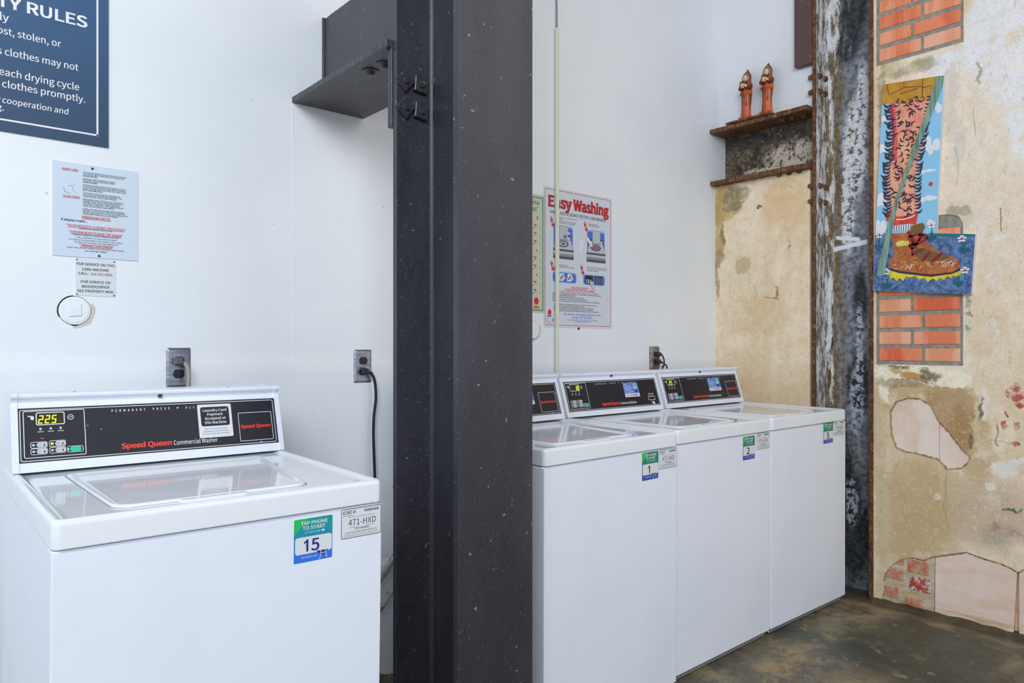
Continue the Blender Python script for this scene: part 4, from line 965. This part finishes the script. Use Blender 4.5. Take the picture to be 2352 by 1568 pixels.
A.ell(-1.099, 1.820, .012, .012, LB_, 1); A.stroke([(-1.106, 1.819), (-1.100, 1.826), (-1.093, 1.819)], .003, DG, 2); A.stroke([(-1.103, 1.814), (-1.096, 1.815)], .003, WH, 2)
for n_, u, z in (('1', -1.292, 1.776), ('2', -1.073, 1.777), ('3', -1.291, 1.577), ('4', -1.096, 1.571)):
    A.shape([(u-.012, z+.012), (u+.002, z+.018), (u+.010, z-.008), (u+.016, z-.006), (u+.010, z-.024), (u-.008, z-.014), (u-.002, z-.012)], RD, 1)
    A.shape([(u-.015, z+.018), (u+.000, z+.025), (u+.001, z+.022), (u-.014, z+.015)], RD, 1); A.text(n_, u-.003, u+.005, z-.008, .014, WH, 2, .02)
for k, (s_, a, b_, z) in enumerate((('USE manufacturer recommended amount of', -1.268, -1.126, 1.799), ('detergent', -1.268, -1.226, 1.791), ('VIERTA la cantidad de detergente', -1.268, -1.137, 1.783), ('recomendada por el fabricante', -1.268, -1.145, 1.775), ('LOAD clothes loosely', -1.054, -.985, 1.790), ('CARGUE la ropa suelta', -1.054, -.978, 1.782), ('INSERT card or coin', -1.262, -1.190, 1.582), ('INTRODUZCA la tarjeta o moneda', -1.262, -1.148, 1.574), ('SELECT desired cycle and press machine', -1.064, -.924, 1.586), ('SELECCIONE el ciclo de lavado deseado', -1.064, -.926, 1.578), ('y oprima la maquina', -1.064, -.985, 1.570))):
    A.text(s_, a, b_, z, .0042, BK, 1, .012)
for u0, bw in ((-1.285, .128), (-1.064, .126)):      # the two pictures of an open washer
    A.rr(u0, 1.668, u0+bw, 1.765, .014, LB_, 1); A.rr(u0+.004, 1.672, u0+bw-.004, 1.757, .012, BL, 2)
    c_ = u0+bw/2+.001
    A.rect(c_-.045, 1.690, c_+.045, 1.725, DG, 3); A.rect(c_-.041, 1.700, c_-.030, 1.712, WH, 4); A.rect(c_+.031, 1.696, c_+.041, 1.716, WH, 4)
    A.rect(c_-.028, 1.700, c_+.029, 1.765, DG, 4); A.rect(c_-.0265, 1.702, c_+.0275, 1.7635, GY, 5)
    A.shape([(c_-.050, 1.700), (c_+.050, 1.700), (c_+.066, 1.655), (c_-.066, 1.655)], DG, 4); A.shape([(c_-.048, 1.699), (c_+.048, 1.699), (c_+.063, 1.657), (c_-.063, 1.657)], GY, 5)
    A.ell(c_-.004, 1.682, .036, .015, DG, 6); A.ell(c_-.004, 1.682, .026, .010, GY if u0 < -1.1 else BW, 7); A.ell(c_-.004, 1.682, .013, .005, DG if u0 < -1.1 else RD, 8)
    A.rect(c_-.066, 1.648, c_+.066, 1.655, DG, 4); A.rect(c_-.066, 1.636, c_+.066, 1.648, GY, 4); A.rect(c_-.066, 1.624, c_+.066, 1.636, BW, 4); A.rect(c_-.066, 1.613, c_+.066, 1.624, DG, 4)
A.shape([(-1.225, 1.718), (-1.200, 1.728), (-1.203, 1.712), (-1.214, 1.704)], BL, 6); A.shape([(-1.222, 1.728), (-1.190, 1.740), (-1.170, 1.732), (-1.196, 1.724)], SK, 7)
A.shape([(-1.075, 1.722), (-1.055, 1.728), (-1.020, 1.684), (-1.030, 1.680)], WH, 7); A.shape([(-1.118, 1.705), (-1.082, 1.718), (-1.080, 1.710), (-1.106, 1.650), (-1.112, 1.650)], WH, 1)
A.rr(-1.290, 1.503, -1.134, 1.553, .014, LB_, 1); A.rr(-1.286, 1.507, -1.138, 1.549, .012, BL, 2)
for c_ in (-1.232, -1.180): A.shape([(c_-.018, 1.512), (c_+.010, 1.512), (c_+.016, 1.545), (c_-.012, 1.547)], WH, 3); A.stroke([(c_-.010, 1.520), (c_+.006, 1.538)], .006, DG, 4); A.ell(c_+.012, 1.526, .012, .009, SK, 5)
A.rr(-1.090, 1.502, -.938, 1.553, .014, LB_, 1); A.rr(-1.086, 1.506, -.942, 1.549, .012, BL, 2)
A.rect(-1.076, 1.509, -1.024, 1.547, BK, 3); A.rect(-1.010, 1.509, -.956, 1.547, BK, 3)
for k in range(3):
    A.rect(-1.070+k*.013, 1.513, -1.062+k*.013, 1.519, WH, 4); A.rect(-1.070+k*.013, 1.523, -1.062+k*.013, 1.528, WH, 4)
for k in range(4):
    for j in range(4): A.rect(-1.004+k*.012, 1.513+j*.008, -.998+k*.012, 1.517+j*.008, GY, 4)
A.shape([(-1.046, 1.516), (-1.030, 1.524), (-1.012, 1.500), (-1.004, 1.480), (-1.030, 1.484), (-1.034, 1.496)], SK, 5); A.stroke([(-1.046, 1.516), (-1.036, 1.500)], .004, SK, 5); A.stroke([(-1.020, 1.520), (-1.018, 1.505)], .004, SK, 5)
for s_, a, b_, z, c_, k in (('FOR YOUR SAFETY', -1.168, -1.054, 1.4795, .0095, RD), ('PLEASE AVOID THE FOLLOWING', -1.210, -1.010, 1.4685, .0095, RD), ('PARA SU SEGURIDAD, POR FAVOR EVITE LO SIGUIENTE', -1.238, -.984, 1.4590, .0062, RD),
    ('WASHING ITEMS CONTAINING COOKING OIL, FOAM RUBBER, GASOLINE OR ANY OTHER', -1.290, -.965, 1.4510, .0050, BK), ('FLAMMABLE MATERIALS OR FUMES.', -1.290, -1.140, 1.4430, .0050, BK), ('REACHING INTO THE WASHER WHILE IT IS OPERATING.', -1.290, -1.080, 1.4345, .0050, BK), ('ALLOWING CHILDREN TO PLAY ON OR AROUND THE WASHER.', -1.290, -1.058, 1.4260, .0050, BK), ('OVERLOADING THE WASHER MAY DAMAGE YOUR CLOTHES AS WELL AS THE MACHINE.', -1.290, -.975, 1.4175, .0050, BK),
    ('LAVAR PRENDAS QUE TENGA ACEITE DE COCINA, GOMA ESPUMA, GASOLINA', -1.280, -.992, 1.4030, .0050, BK), ('CUALQUIER OTRO MATERIAL INFLAMABLE Y GASES.', -1.280, -1.078, 1.3955, .0050, BK), ('INTRODUCIR LAS MANOS EN LA LAVADORA MIENTRAS ESTA FUNCIONANDO.', -1.285, -1.018, 1.3880, .0050, BK), ('DEJAR QUE LOS NINOS JUEGUEN SOBRE O CERCA DE LA LAVADORA.', -1.280, -1.018, 1.3805, .0050, BK), ('SOBRECARGAR LA LAVADORA, PUEDE DANAR LA ROPA, ASI COMO LA MAQUINA.', -1.280, -.983, 1.3730, .0050, BK),
    ('For service visit www.coinmach.com', -1.216, -.969, 1.3560, .0110, BL), ('or call 1-877-264-6622', -1.163, -1.027, 1.3420, .0105, BL), ('Para solicitar servicio tecnico, llame al 1-877-264-6622', -1.199, -.988, 1.3325, .0052, BL), ('o visite www.coinmach.com', -1.147, -1.036, 1.3255, .0050, BL)):
    A.text(s_, a, b_, z, c_, k, 1, .02 if k != BL else .008)
A.ell(-1.308, 1.366, .011, .0135, RD, 1); A.rect(-1.322, 1.3475, -1.296, 1.3515, BK, 1)
A.stroke([(-1.320, 1.346), (-1.321, 1.328), (-1.312, 1.319), (-1.298, 1.318)], .002, RD, 1); A.text('N', -1.293, -1.283, 1.324, .016, BL, 1, .02, .2)
here(A.build('poster_print', [flat('poster_red', (214, 34, 44)), flat('poster_dark_red', (84, 14, 24)), M_INKK, flat('poster_blue', (70, 116, 214)), flat('poster_light_blue', (150, 180, 230)), flat('poster_grey', (188, 192, 198)), flat('poster_dark_grey', (76, 80, 92)), flat('poster_pale', (224, 228, 234)), flat('poster_skin', (206, 190, 196)), flat('poster_mid_grey', (134, 138, 150))], None, 'red, blue and black print'), T5)
m = MB(); m.cyl((-1.120, -.0005, 1.296), (0, -1, 0), .006, .003, seg=12); here(m.build('screw', M_SCREW), T5)

T6 = thing('green_poster', 'cream instruction sign with a green border, mostly behind the black column', 'poster', (-1.6, 0, 1.36))
A = board(-1.80, 1.362, -1.341, 1.886, .002, None, .006); here(A.build('poster_board', flat('cream_board', (206, 200, 180), .4)), T6)
A = Art((0, -.0022, 0), BU, BV, .0003); A.rro(-1.790, 1.371, -1.349, 1.875, .002, .0045, 0, 1)
A.text('ina', -1.413, -1.374, 1.8405, .020, 0, 1, .03); A.text('us', -1.413, -1.388, 1.812, .020, 0, 1, .03); A.ell(-1.382, 1.829, .003, .003, 0, 1)
r = random.Random(11); A.text('3', -1.389, -1.379, 1.776, .014, 1, 1, .01)
for k in range(9):
    z = 1.745 - k*.036
    for u in (-1.400, -1.440, -1.480, -1.530, -1.580, -1.630, -1.680, -1.730, -1.765):
        if k in (3, 6): A.ell(u+.012, z, .004, .003, 1, 1)
        else: A.shape([(u-.012, z+.010), (u+.012, z+.006), (u+.010, z+.001)], 1, 1); A.stroke([(u-.012, z-.012), (u, z-.004), (u+.008, z-.001)], .0018, 2 if k % 2 else 1, 1)
    A.rect(-1.372, z-.006, -1.368, z-.003, 1, 1)
A.ell(-1.389, 1.414, .014, .016, 2, 1); A.rect(-1.405, 1.387, -1.373, 1.391, 2, 1); A.rect(-1.405, 1.381, -1.373, 1.385, 2, 1)
here(A.build('poster_print', [flat('sign_green', (8, 150, 108)), M_INKK, flat('poster_red', (214, 34, 44))], None, 'green border and dark symbols'), T6)

# ---------------------------------------------------------------- pale conduit with a grey wire above it
m = MB(); m.box((-1.2775, -.0165, .35), (-1.2590, -.0035, 2.655), bev=.003)
tag(m.build('wire_conduit', flat('pale_green_plastic', (224, 226, 204), .4)), 'thin pale plastic conduit running down the white wall in front of the poster', 'conduit')
m = MB(); m.tube([(-1.268, -.008, 2.63), (-1.266, -.006, 2.75), (-1.270, -.006, 2.85), (-1.268, -.006, 3.0), (-1.266, -.006, 4.3)], .0042, seg=8)
tag(m.build('wall_wire', flat('painted_grey_wire', (140, 144, 152), .5)), 'thin grey wire entering the top of the pale conduit', 'wire')

# ---------------------------------------------------------------- outlets and cords
M_RECEP = flat('dark_receptacle', (26, 26, 30), .3)
def outlet(cx, cz, label, mat, depth=.006):
    T = thing('wall_outlet', label, 'outlet', (cx, 0, cz)); a, h = .0355, .060
    m = MB(); m.loops([[(x, -y, z) for x, z in rrect(cx-a+e, cz-h+e, cx+a-e, cz+h-e, .003, 2)] for e, y in ((0, .0002), (0, depth*.35), (.0065, depth), (.007, depth))], smooth=False)
    here(m.build('cover_plate', mat), T)
    for dz in (.0195, -.0195):
        m = MB(); pts = [(cx+.0165*math.cos(k*PI/12), cz+dz+max(-.0135, min(.0135, .0165*math.sin(k*PI/12)))) for k in range(24)]
        m.prism(pts, (0, -depth-.0018, 0), BU, BV, (0, .0018, 0)); q = here(m.build('receptacle', M_RECEP, None, 'dark socket face'), T)
        s_ = Art((0, -depth-.0018, 0), BU, BV, .0003)
        s_.rect(cx-.0075, cz+dz-.002, cx-.0055, cz+dz+.007, 0, 1); s_.rect(cx+.0055, cz+dz-.002, cx+.0075, cz+dz+.006, 0, 1); s_.ell(cx, cz+dz-.0075, .0025, .0025, 0, 1)
        k = s_.build('slots', flat('slot_grey', (110, 112, 118), .5)); k.parent = q; k.matrix_parent_inverse = Matrix.Translation(-Vector(T.location))
    m = MB(); m.cyl((cx, -depth, cz), (0, -1, 0), .003, .0012, seg=12, r2=.002); here(m.build('screw', M_STEEL), T)
    return T
outlet(-2.8865, 1.149, 'steel outlet plate above the console of the washer numbered 15', M_STEEL)
outlet(-2.2515, 1.1415, 'steel outlet plate just left of the black column', M_STEEL)
br = NT('bronzed_plate', .5, .3); br.color(br.mix(br.ramp(br.noise(30, 4), .4, .6), s2l((150, 140, 132)), s2l((116, 92, 80))))
outlet(-.560, 1.152, 'brown outlet plate above the right-hand washers, with two black plugs', br.m, .016)

def plug_cord(name, label, px, pz, y0, pts, rad, mat, ang=0.0, pmat=None, flatten=None):
    """plug body with a sideways cord exit, then the cord"""
    T = thing(name, label, 'power cord', (px, y0, pz))
    m = MB(); L = []
    for t, hw, hh in ((0, .012, .011), (.012, .0125, .0115), (.022, .011, .010), (.026, .007, .007)):
        L.append([(px+x, y0-.002-t, pz+z) for x, z in rrect(-hw, -hh, hw, hh, .004, 3)])
    m.loops(L); d = Vector((math.cos(ang), 0, math.sin(ang)))
    m.cyl(Vector((px, y0-.015, pz))+d*.008, d, .0085, .022, seg=14, r2=.0048); here(m.build('plug', pmat or M_RUBBER), T)
    m = MB(); m.tube(pts, rad, seg=10, flatten=flatten); here(m.build('cord', mat), T)
    return T
greyc = flat('grey_cord', (150, 150, 142), .5)
plug_cord('power_cord', 'thick grey cord plugged into the outlet above the washer numbered 15', -2.893, 1.1685, -.0078, [(-2.876, -.024, 1.163), (-2.870, -.034, 1.150), (-2.868, -.040, 1.12), (-2.872, -.044, 1.08), (-2.876, -.048, 1.03), (-2.88, -.05, .7), (-2.9, -.06, .3)], .0062, greyc, -.5, flat('worn_plug', (92, 92, 94), .4))
plug_cord('power_cord', 'black cord hanging from the outlet left of the black column', -2.2525, 1.122, -.0078, [(-2.230, -.024, 1.116), (-2.220, -.026, 1.10), (-2.213, -.026, 1.07), (-2.210, -.024, 1.02), (-2.2165, -.022, .96), (-2.219, -.022, .90), (-2.217, -.022, .83), (-2.213, -.022, .70), (-2.22, -.03, .45)], .0052, M_RUBBER, -.25)
plug_cord('power_cord', 'black cord from the upper socket of the brown outlet', -.562, 1.1715, -.0178, [(-.536, -.034, 1.169), (-.524, -.034, 1.158), (-.516, -.034, 1.140), (-.516, -.034, 1.120), (-.522, -.034, 1.104), (-.530, -.034, 1.085), (-.53, -.034, .8)], .0036, M_RUBBER, -.1)
plug_cord('power_cord', 'black cord from the lower socket of the brown outlet', -.562, 1.1325, -.0178, [(-.536, -.034, 1.130), (-.524, -.038, 1.124), (-.512, -.046, 1.112), (-.508, -.048, 1.095), (-.512, -.050, 1.07), (-.505, -.050, .8)], .0036, M_RUBBER, -.1)

# ---------------------------------------------------------------- drain pipe and hoses in the gap
T7 = thing('drain_pipe', 'white drain standpipe in the gap beside the black column', 'pipe', (-2.20, -.09, 0))
M_PIPE = flat('white_pipe', (222, 222, 224), .35)
m = MB(); m.cyl((-2.20, -.09, .05), (0, 0, 1), .045, .39, seg=32); here(m.build('pipe', M_PIPE), T7)
m = MB(); m.cyl((-2.20, -.09, .27), (0, 0, 1), .048, .05, seg=32); here(m.build('coupling', M_PIPE), T7)
m = MB(); m.cyl((-2.20, -.09, .003), (0, 0, 1), .058, .05, seg=24, r2=.050); here(m.build('floor_collar', M_FLOOR, None, 'grimy collar at the floor'), T7)
hm = NT('braided_hose', .5); hm.color(hm.mix(hm.ramp(hm.noise(60, 3), .4, .6), s2l((120, 122, 116)), s2l((176, 176, 172))))
for k, (pts, lab) in enumerate((([(-2.29, -.17, .40), (-2.235, -.165, .455), (-2.185, -.16, .515), (-2.15, -.13, .59), (-2.148, -.06, .70)], 'grey hose crossing above the white pipe, the upper of two'), ([(-2.29, -.18, .31), (-2.235, -.175, .365), (-2.185, -.17, .425), (-2.152, -.14, .48), (-2.15, -.08, .58)], 'grey hose crossing the white pipe, the lower of two'))):
    m = MB(); m.tube(pts, .012, seg=12); tag(m.build('washer_hose', hm.m), lab, 'hose', 'hoses beside the black column')

# ---------------------------------------------------------------- two carved figures on the beam
wood = NT('red_brown_carved_wood', .38); wn = wood.noise(30, 5, .7, stretch=(1, 1, .15)); wood.color(wood.mix(wood.ramp(wn, .38, .62), s2l((120, 46, 22)), s2l((214, 104, 50)))); wood.bump(wn, .4, .002)
woodd = NT('dark_carved_wood', .45); wn = woodd.noise(40, 4, .6, stretch=(1, 1, .3)); woodd.color(woodd.mix(woodd.ramp(wn, .4, .6), s2l((86, 40, 26)), s2l((134, 74, 52))))
ivory = flat('painted_ivory', (226, 200, 156), .5)
def figure(loc, yaw, sc, label):
    T = thing('carved_figure', label, 'figurine', loc, (0, 0, yaw), 'carved hooded figures on the beam')
    def bd(m, name, mat, lab=None):
        o = m.build(name, mat, T, lab); return o
    def oval(z, rx, ry, cy=0.0, n=28, pleat=0.0, cx=0.0, pw=9):
        return [((rx*(1+pleat*math.cos(pw*k*2*PI/n)))*math.cos(k*2*PI/n)*sc+cx*sc, ((ry*(1+pleat*math.cos(pw*k*2*PI/n)))*math.sin(k*2*PI/n)+cy)*sc, z*sc) for k in range(n)]
    m = MB(); m.box((-.034*sc, -.030*sc, 0), (.030*sc, .026*sc, .010*sc), bev=.003); bd(m, 'base', wood.m)
    m = MB(); m.loops([oval(.009, .029, .025, 0, 36, .05), oval(.03, .025, .022, 0, 36, .07), oval(.07, .0225, .020, 0, 36, .09), oval(.12, .023, .020, 0, 36, .08), oval(.150, .024, .021, .0, 36, .05)]); bd(m, 'robe', wood.m)
    m = MB(); m.loops([oval(.118, .024, .017, .010), oval(.132, .030, .023, .004), oval(.140, .034, .028, -.004), oval(.148, .031, .025, -.002), oval(.165, .0285, .022, .002), oval(.190, .029, .022, .003), oval(.204, .026, .020, .004), oval(.212, .019, .016, .005)]); bd(m, 'cape', wood.m)
    m = MB(); m.loops([oval(.070, .004, .003, .020, cx=.012), oval(.10, .016, .008, .017, cx=.006), oval(.14, .024, .012, .016), oval(.18, .026, .014, .013), oval(.205, .022, .014, .010)]); bd(m, 'cape_back', woodd.m)
    m = MB(); m.loops([oval(.192, .020, .016, .006), oval(.205, .0245, .020, .005), oval(.222, .0255, .022, .005), oval(.240, .0245, .022, .007), oval(.252, .019, .020, .011), oval(.262, .012, .015, .017), oval(.273, .006, .009, .023), oval(.284, .001, .002, .028)]); bd(m, 'hood', woodd.m)
    bm = bmesh.new(); bmesh.ops.create_uvsphere(bm, u_segments=24, v_segments=16, radius=1.0)
    for v in bm.verts:
        x, y, z = v.co
        if y < -.3 and z < -.2: y -= .18*(-z)      # chin and beard
        nose = math.exp(-((x/.18)**2 + ((z-.02)/.26)**2))*(.22 if y < 0 else 0)
        eye = sum(math.exp(-(((x-s)/.16)**2 + ((z-.22)/.12)**2)) for s in (-.36, .36))*(.14 if y < 0 else 0)
        v.co = (x, y - nose + eye, z)
    m = MB(); m.bm(bm, 0, True, Matrix.Translation((0, -.0150*sc, .223*sc)) @ Matrix.Diagonal((.0125*sc, .0105*sc, .0175*sc, 1))); bd(m, 'face', ivory, 'pale painted face')
    m = MB()
    for s_ in (-1, 1): m.cyl((s_*.0042*sc, -.0262*sc, .2265*sc), (0, -1, 0), .0013*sc, .0012*sc, seg=8)
    m.cyl((0, -.026*sc, .2175*sc), (0, -1, 0), .0020*sc, .001*sc, seg=8); bd(m, 'features', woodd.m, 'dark eyes and mouth')
    m = MB(); L = []
    for k in range(25):
        a = -2.2 + k*4.4/24; c = Vector((math.sin(a)*.0175, -.0165+.004*abs(math.sin(a)), .225+math.cos(a)*.0225))*sc
        L.append([c + Vector((math.sin(a)*.0014*math.cos(q), -.0018*math.sin(q), math.cos(a)*.0014*math.cos(q)))*sc for q in [i*PI/4 for i in range(8)]])
    m.loops(L); bd(m, 'hood_rim', ivory, 'pale rim of the hood')
    m = MB(); m.bm(_bookbm(), 0, False, Matrix.Translation((-.006*sc, -.037*sc, .180*sc)) @ Matrix.Rotation(.6, 4, 'X') @ Matrix.Rotation(.35, 4, 'Y') @ Matrix.Diagonal((.030*sc, .006*sc, .034*sc, 1))); bk = bd(m, 'book', woodd.m)
    m = MB(); m.bm(_bookbm(), 0, False, Matrix.Translation((-.006*sc, -.0395*sc, .178*sc)) @ Matrix.Rotation(.6, 4, 'X') @ Matrix.Rotation(.35, 4, 'Y') @ Matrix.Diagonal((.020*sc, .002*sc, .024*sc, 1))); o = m.build('page', ivory, bk)
    for s in (-1, 1):     # sleeves and hands
        m = MB(); m.tube([(s*.024*sc, .0, .186*sc), (s*.028*sc, -.016*sc, .168*sc), (s*.017*sc, -.033*sc, .172*sc)], [.011*sc, .010*sc], seg=12); sl = bd(m, 'sleeve', woodd.m)
        m = MB()
        for f in range(5):
            a = (f-2)*.0024*sc; ln = (.012, .014, .015, .014, .011)[f]*sc
            m.tube([(s*.016*sc, -.034*sc, .172*sc+a), (s*.010*sc, -.040*sc, .176*sc+a*1.3), (s*.010*sc-s*ln*.4, -.044*sc, .180*sc+a*1.5)], .0016*sc, seg=6)
        m.build('hand', ivory, sl)
    m = MB(); m.tube([(.008*sc, -.021*sc, .145*sc), (.010*sc, -.0225*sc, .115*sc), (.009*sc, -.0225*sc, .085*sc)], .0016*sc, seg=6); m.box((.006*sc, -.026*sc, .070*sc), (.012*sc, -.021*sc, .090*sc)); bd(m, 'beads', woodd.m, 'dark hanging beads')
    return T
def _bookbm():
    bm = bmesh.new(); bmesh.ops.create_cube(bm, size=1.0); return bm
figure((-.020, -.208, 2.447), math.radians(-80), 1.0, 'small carved monk reading a book, the lower one nearer the corner')
figure((-.020, -.332, 2.447), math.radians(-76), 1.0, 'small carved monk reading a book, nearer the rusted column')
m = MB(); m.box((-.062, -.372, 2.434), (.045, -.105, 2.446), bev=.002)
tag(m.build('thin_board', woodd.m), 'thin dark board under the two carved figures on the beam', 'board')

# ---------------------------------------------------------------- painting of a boot
T8 = thing('boot_painting', 'L-shaped painting of a hairy leg in a brown boot, on the plaster wall', 'painting', (0, -1.08, 1.44))
PX = -.025
m = MB(); m.prism(PT_OUT, (PX, 0, 0), U, V, (.025, 0, 0), 0, mside=1)
here(m.build('panel', [flat('paint_sky', (150, 212, 246), .45), flat('panel_edge', (222, 214, 214), .6)], None, 'sky-blue painted board'), T8)
def streaky(name, c0, c1, sc=40, st=(1, 1, .25)):
    n = NT(name, .45); g = n.noise(sc, 5, .7, stretch=st); n.color(n.mix(n.ramp(g, .35, .65), s2l(c0), s2l(c1))); return n.m
PM = [streaky('paint_ground_blue', (58, 84, 132), (112, 146, 192), 45, (1, 1, 1)), flat('paint_teal', (20, 120, 130)), streaky('paint_ochre', (196, 134, 34), (216, 158, 52), 14, (1, 1, 1)), streaky('paint_pink', (240, 140, 120), (252, 184, 150), 22, (1, 1, .5)), flat('paint_rose', (240, 92, 98)), streaky('paint_red', (214, 48, 34), (236, 84, 60), 40), flat('paint_white', (238, 240, 246)), streaky('paint_staff_green', (84, 124, 120), (150, 186, 164), 60, (1, 3, .12)), streaky('paint_boot_brown', (168, 82, 36), (206, 124, 64), 50, (1, 1, 1)), streaky('paint_sole_yellow', (222, 196, 30), (244, 226, 60), 50), flat('paint_dark', (62, 44, 58)), flat('paint_crimson', (150, 18, 34)), flat('paint_olive', (120, 96, 50)), flat('paint_dot', (242, 62, 40)), flat('paint_line', (120, 84, 40)), flat('paint_leaf', (16, 100, 110))]
A = Art((PX, 0, 0), U, V, .0004)
A.shape(PT_GROUND, 0, 1); A.shape(PT_TEAL, 1, 2)
def cloud(c, w_, h_):
    r = random.Random(int(c[0]*9999))
    for k in range(5):
        cu = c[0]+(r.random()-.5)*w_; cz = c[1]+(r.random()-.5)*h_*.8; ru = w_*(.22+.16*r.random()); rz = h_*(.35+.2*r.random()); P = []
        for i in range(18):
            z_ = cz + rz*math.sin(i*PI/9); u_ = cu + ru*math.cos(i*PI/9)
            P.append((min(max(u_, .9215-(2.347-z_)*.0483), 1.182-(2.411-z_)*.0462), z_))
        A.shape(P, 6, 1 + k*.1)
for c, w_, h_ in zip(PT_CLOUDS, (.035, .05, .035, .06, .04, .03, .05, .05, .03), (.03, .05, .03, .025, .04, .02, .015, .05, .025)): cloud(c, w_, h_)
A.shape(PT_LEG, 3, 2); A.shape(PT_LEGRED, 4, 2.5); A.shape(PT_CLOTH, 2, 3)
A.shape(PT_CLOTHSQ, 2, 3.5)
for p in ([(.944, 2.436), (.952, 2.388), (.975, 2.39), (1.018, 2.402)], [(1.018, 2.426), (1.018, 2.404), (1.10, 2.386)], [(1.098, 2.42), (1.096, 2.345), (1.09, 2.335)], [(1.0, 2.377), (1.075, 2.383)], [(1.098, 2.38), (1.13, 2.38)]): A.stroke(p, .004, 14, 4 + p[0][0])
A.shape(PT_SOCK, 5, 3)
for c in ([(.985, 1.80), (1.02, 1.797), (1.05, 1.803), (1.064, 1.81)],): A.stroke(c, .005, 6, 4)
A.shape(PT_RIB, 6, 2.5)
for k in range(8): A.stroke([(.975+k*.0105, 1.774-k*.0008), (.977+k*.0098, 1.747-k*.001)], .0032, 10, 3)
r = random.Random(21)
def leg_edge(z):
    t = max(0, min(1, (z-1.81)/(2.34-1.81))); L = [(1.81, .955, 1.072), (1.90, .951, 1.07), (2.03, .945, 1.073), (2.12, .962, 1.09), (2.22, .967, 1.102), (2.34, .956, 1.122)]
    for a, b_ in zip(L, L[1:]):
        if a[0] <= z <= b_[0]: q = (z-a[0])/(b_[0]-a[0]); return a[1]+(b_[1]-a[1])*q, a[2]+(b_[2]-a[2])*q
    return L[-1][1:]
_hn = [0]
def hair(u, z, s, ang, wd):
    _hn[0] += 1; cv = .30*(1 if _hn[0] % 3 else -1)*s
    q = [(u + s*t*math.cos(ang) - cv*math.sin(t*PI)*math.sin(ang), z + s*t*math.sin(ang) + cv*math.sin(t*PI)*math.cos(ang)) for t in (0, .17, .34, .5, .67, .84, 1)]
    A.stroke(q, wd, 10, 5 + (_hn[0] % 37)*.07, taper=True)
z = 1.825
while z < 2.345:
    a, b_ = leg_edge(z)
    hair(a+.004, z, .026+.010*r.random(), PI-.5+.8*r.random()-.3, .0095); hair(a+.012, z+.006, .024, PI-.1+.5*r.random(), .0085)
    hair(b_-.006, z, .026+.008*r.random(), .1+.5*r.random(), .0095)
    for k in range(3): hair(a + (b_-a)*(.12+.72*r.random()), z+.012*r.random(), .018+.010*r.random(), r.choice((-.8, -.5, 2.3, -2.4, .7)) + .4*r.random(), .0078)
    z += .0155
for k in range(6): hair(1.0+.02*k, 2.33-.002*k, .022, 1.6+.4*r.random(), .004)
A.shape(PT_BOOT, 8, 4); A.shape(PT_TONGUE, 12, 5); A.shape(PT_TOE, 12, 5); A.shape(PT_COLLAR, 9, 5)
for u, z in ((.992, 1.687), (1.010, 1.690), (1.026, 1.686)): A.ring([(u+.006*math.cos(k*PI/4), z+.006*math.sin(k*PI/4)) for k in range(8)], .0022, 6, 6)
A.shape(PT_SOLE, 9, 6); A.shape(PT_SOLEDK, 10, 7)
for k in range(24):
    u = .97+.26*r.random(); A.stroke([(u, 1.562+.03*r.random()), (u+.006+.010*r.random(), 1.564+.028*r.random())], .0022, 6, 6)
for k in range(4): A.ell(1.02+.045*k, 1.60-.004*k, .014, .004, 2, 5.5)
for a, b_ in zip(PT_LACES, PT_LACES[1:]):
    if PT_LACES.index(a) in (10, 12): continue
    mid = ((a[0]+b_[0])/2+.006, (a[1]+b_[1])/2+.004); A.stroke([a, mid, b_], .009, 11, 8)
A.stroke([(1.096, 1.598), (1.112, 1.620), (1.127, 1.633)], .010, 11, 9); A.stroke([(1.137, 1.591), (1.155, 1.612), (1.177, 1.625)], .010, 11, 9)
A.ring([(1.085+.030*math.cos(k*PI/7), 1.705+.022*math.sin(k*PI/7)) for k in range(14)], .006, 11, 8.5)
A.shape(PT_STAFF, 7, 9.5)
A.stroke([(1.156, 2.414), (1.126, 2.30), (1.056, 2.12), (.983, 1.90), (.953, 1.80)], .003, 2, 10)
for (u, z) in PT_LEAVES:
    A.shape([(u, z-.02), (u-.022, z), (u-.016, z+.014), (u-.004, z+.004), (u-.002, z+.03), (u+.004, z+.03), (u+.004, z+.004), (u+.018, z+.012), (u+.022, z-.002)], 15, 3)
for (u, z) in PT_FLOWERS:
    A.stroke([(u, z-.05 if z > 1.6 else z-.04), (u+.002, z)], .003, 15, 2)
    for k in range(5): A.ell(u+.011*math.cos(k*1.257+.3), z+.011*math.sin(k*1.257+.3), .008, .0045, 6, 8+k*.1, 10, a0=0)
    A.ell(u, z, .004, .004, 13, 9)
A.ell(PT_DOT[0][0], PT_DOT[0][1], .009, .010, 13, 3)
here(A.build('painted_picture', PM, None, 'hairy pink leg, green staff, brown boot on a yellow sole'), T8)
bpy.context.view_layer.update()
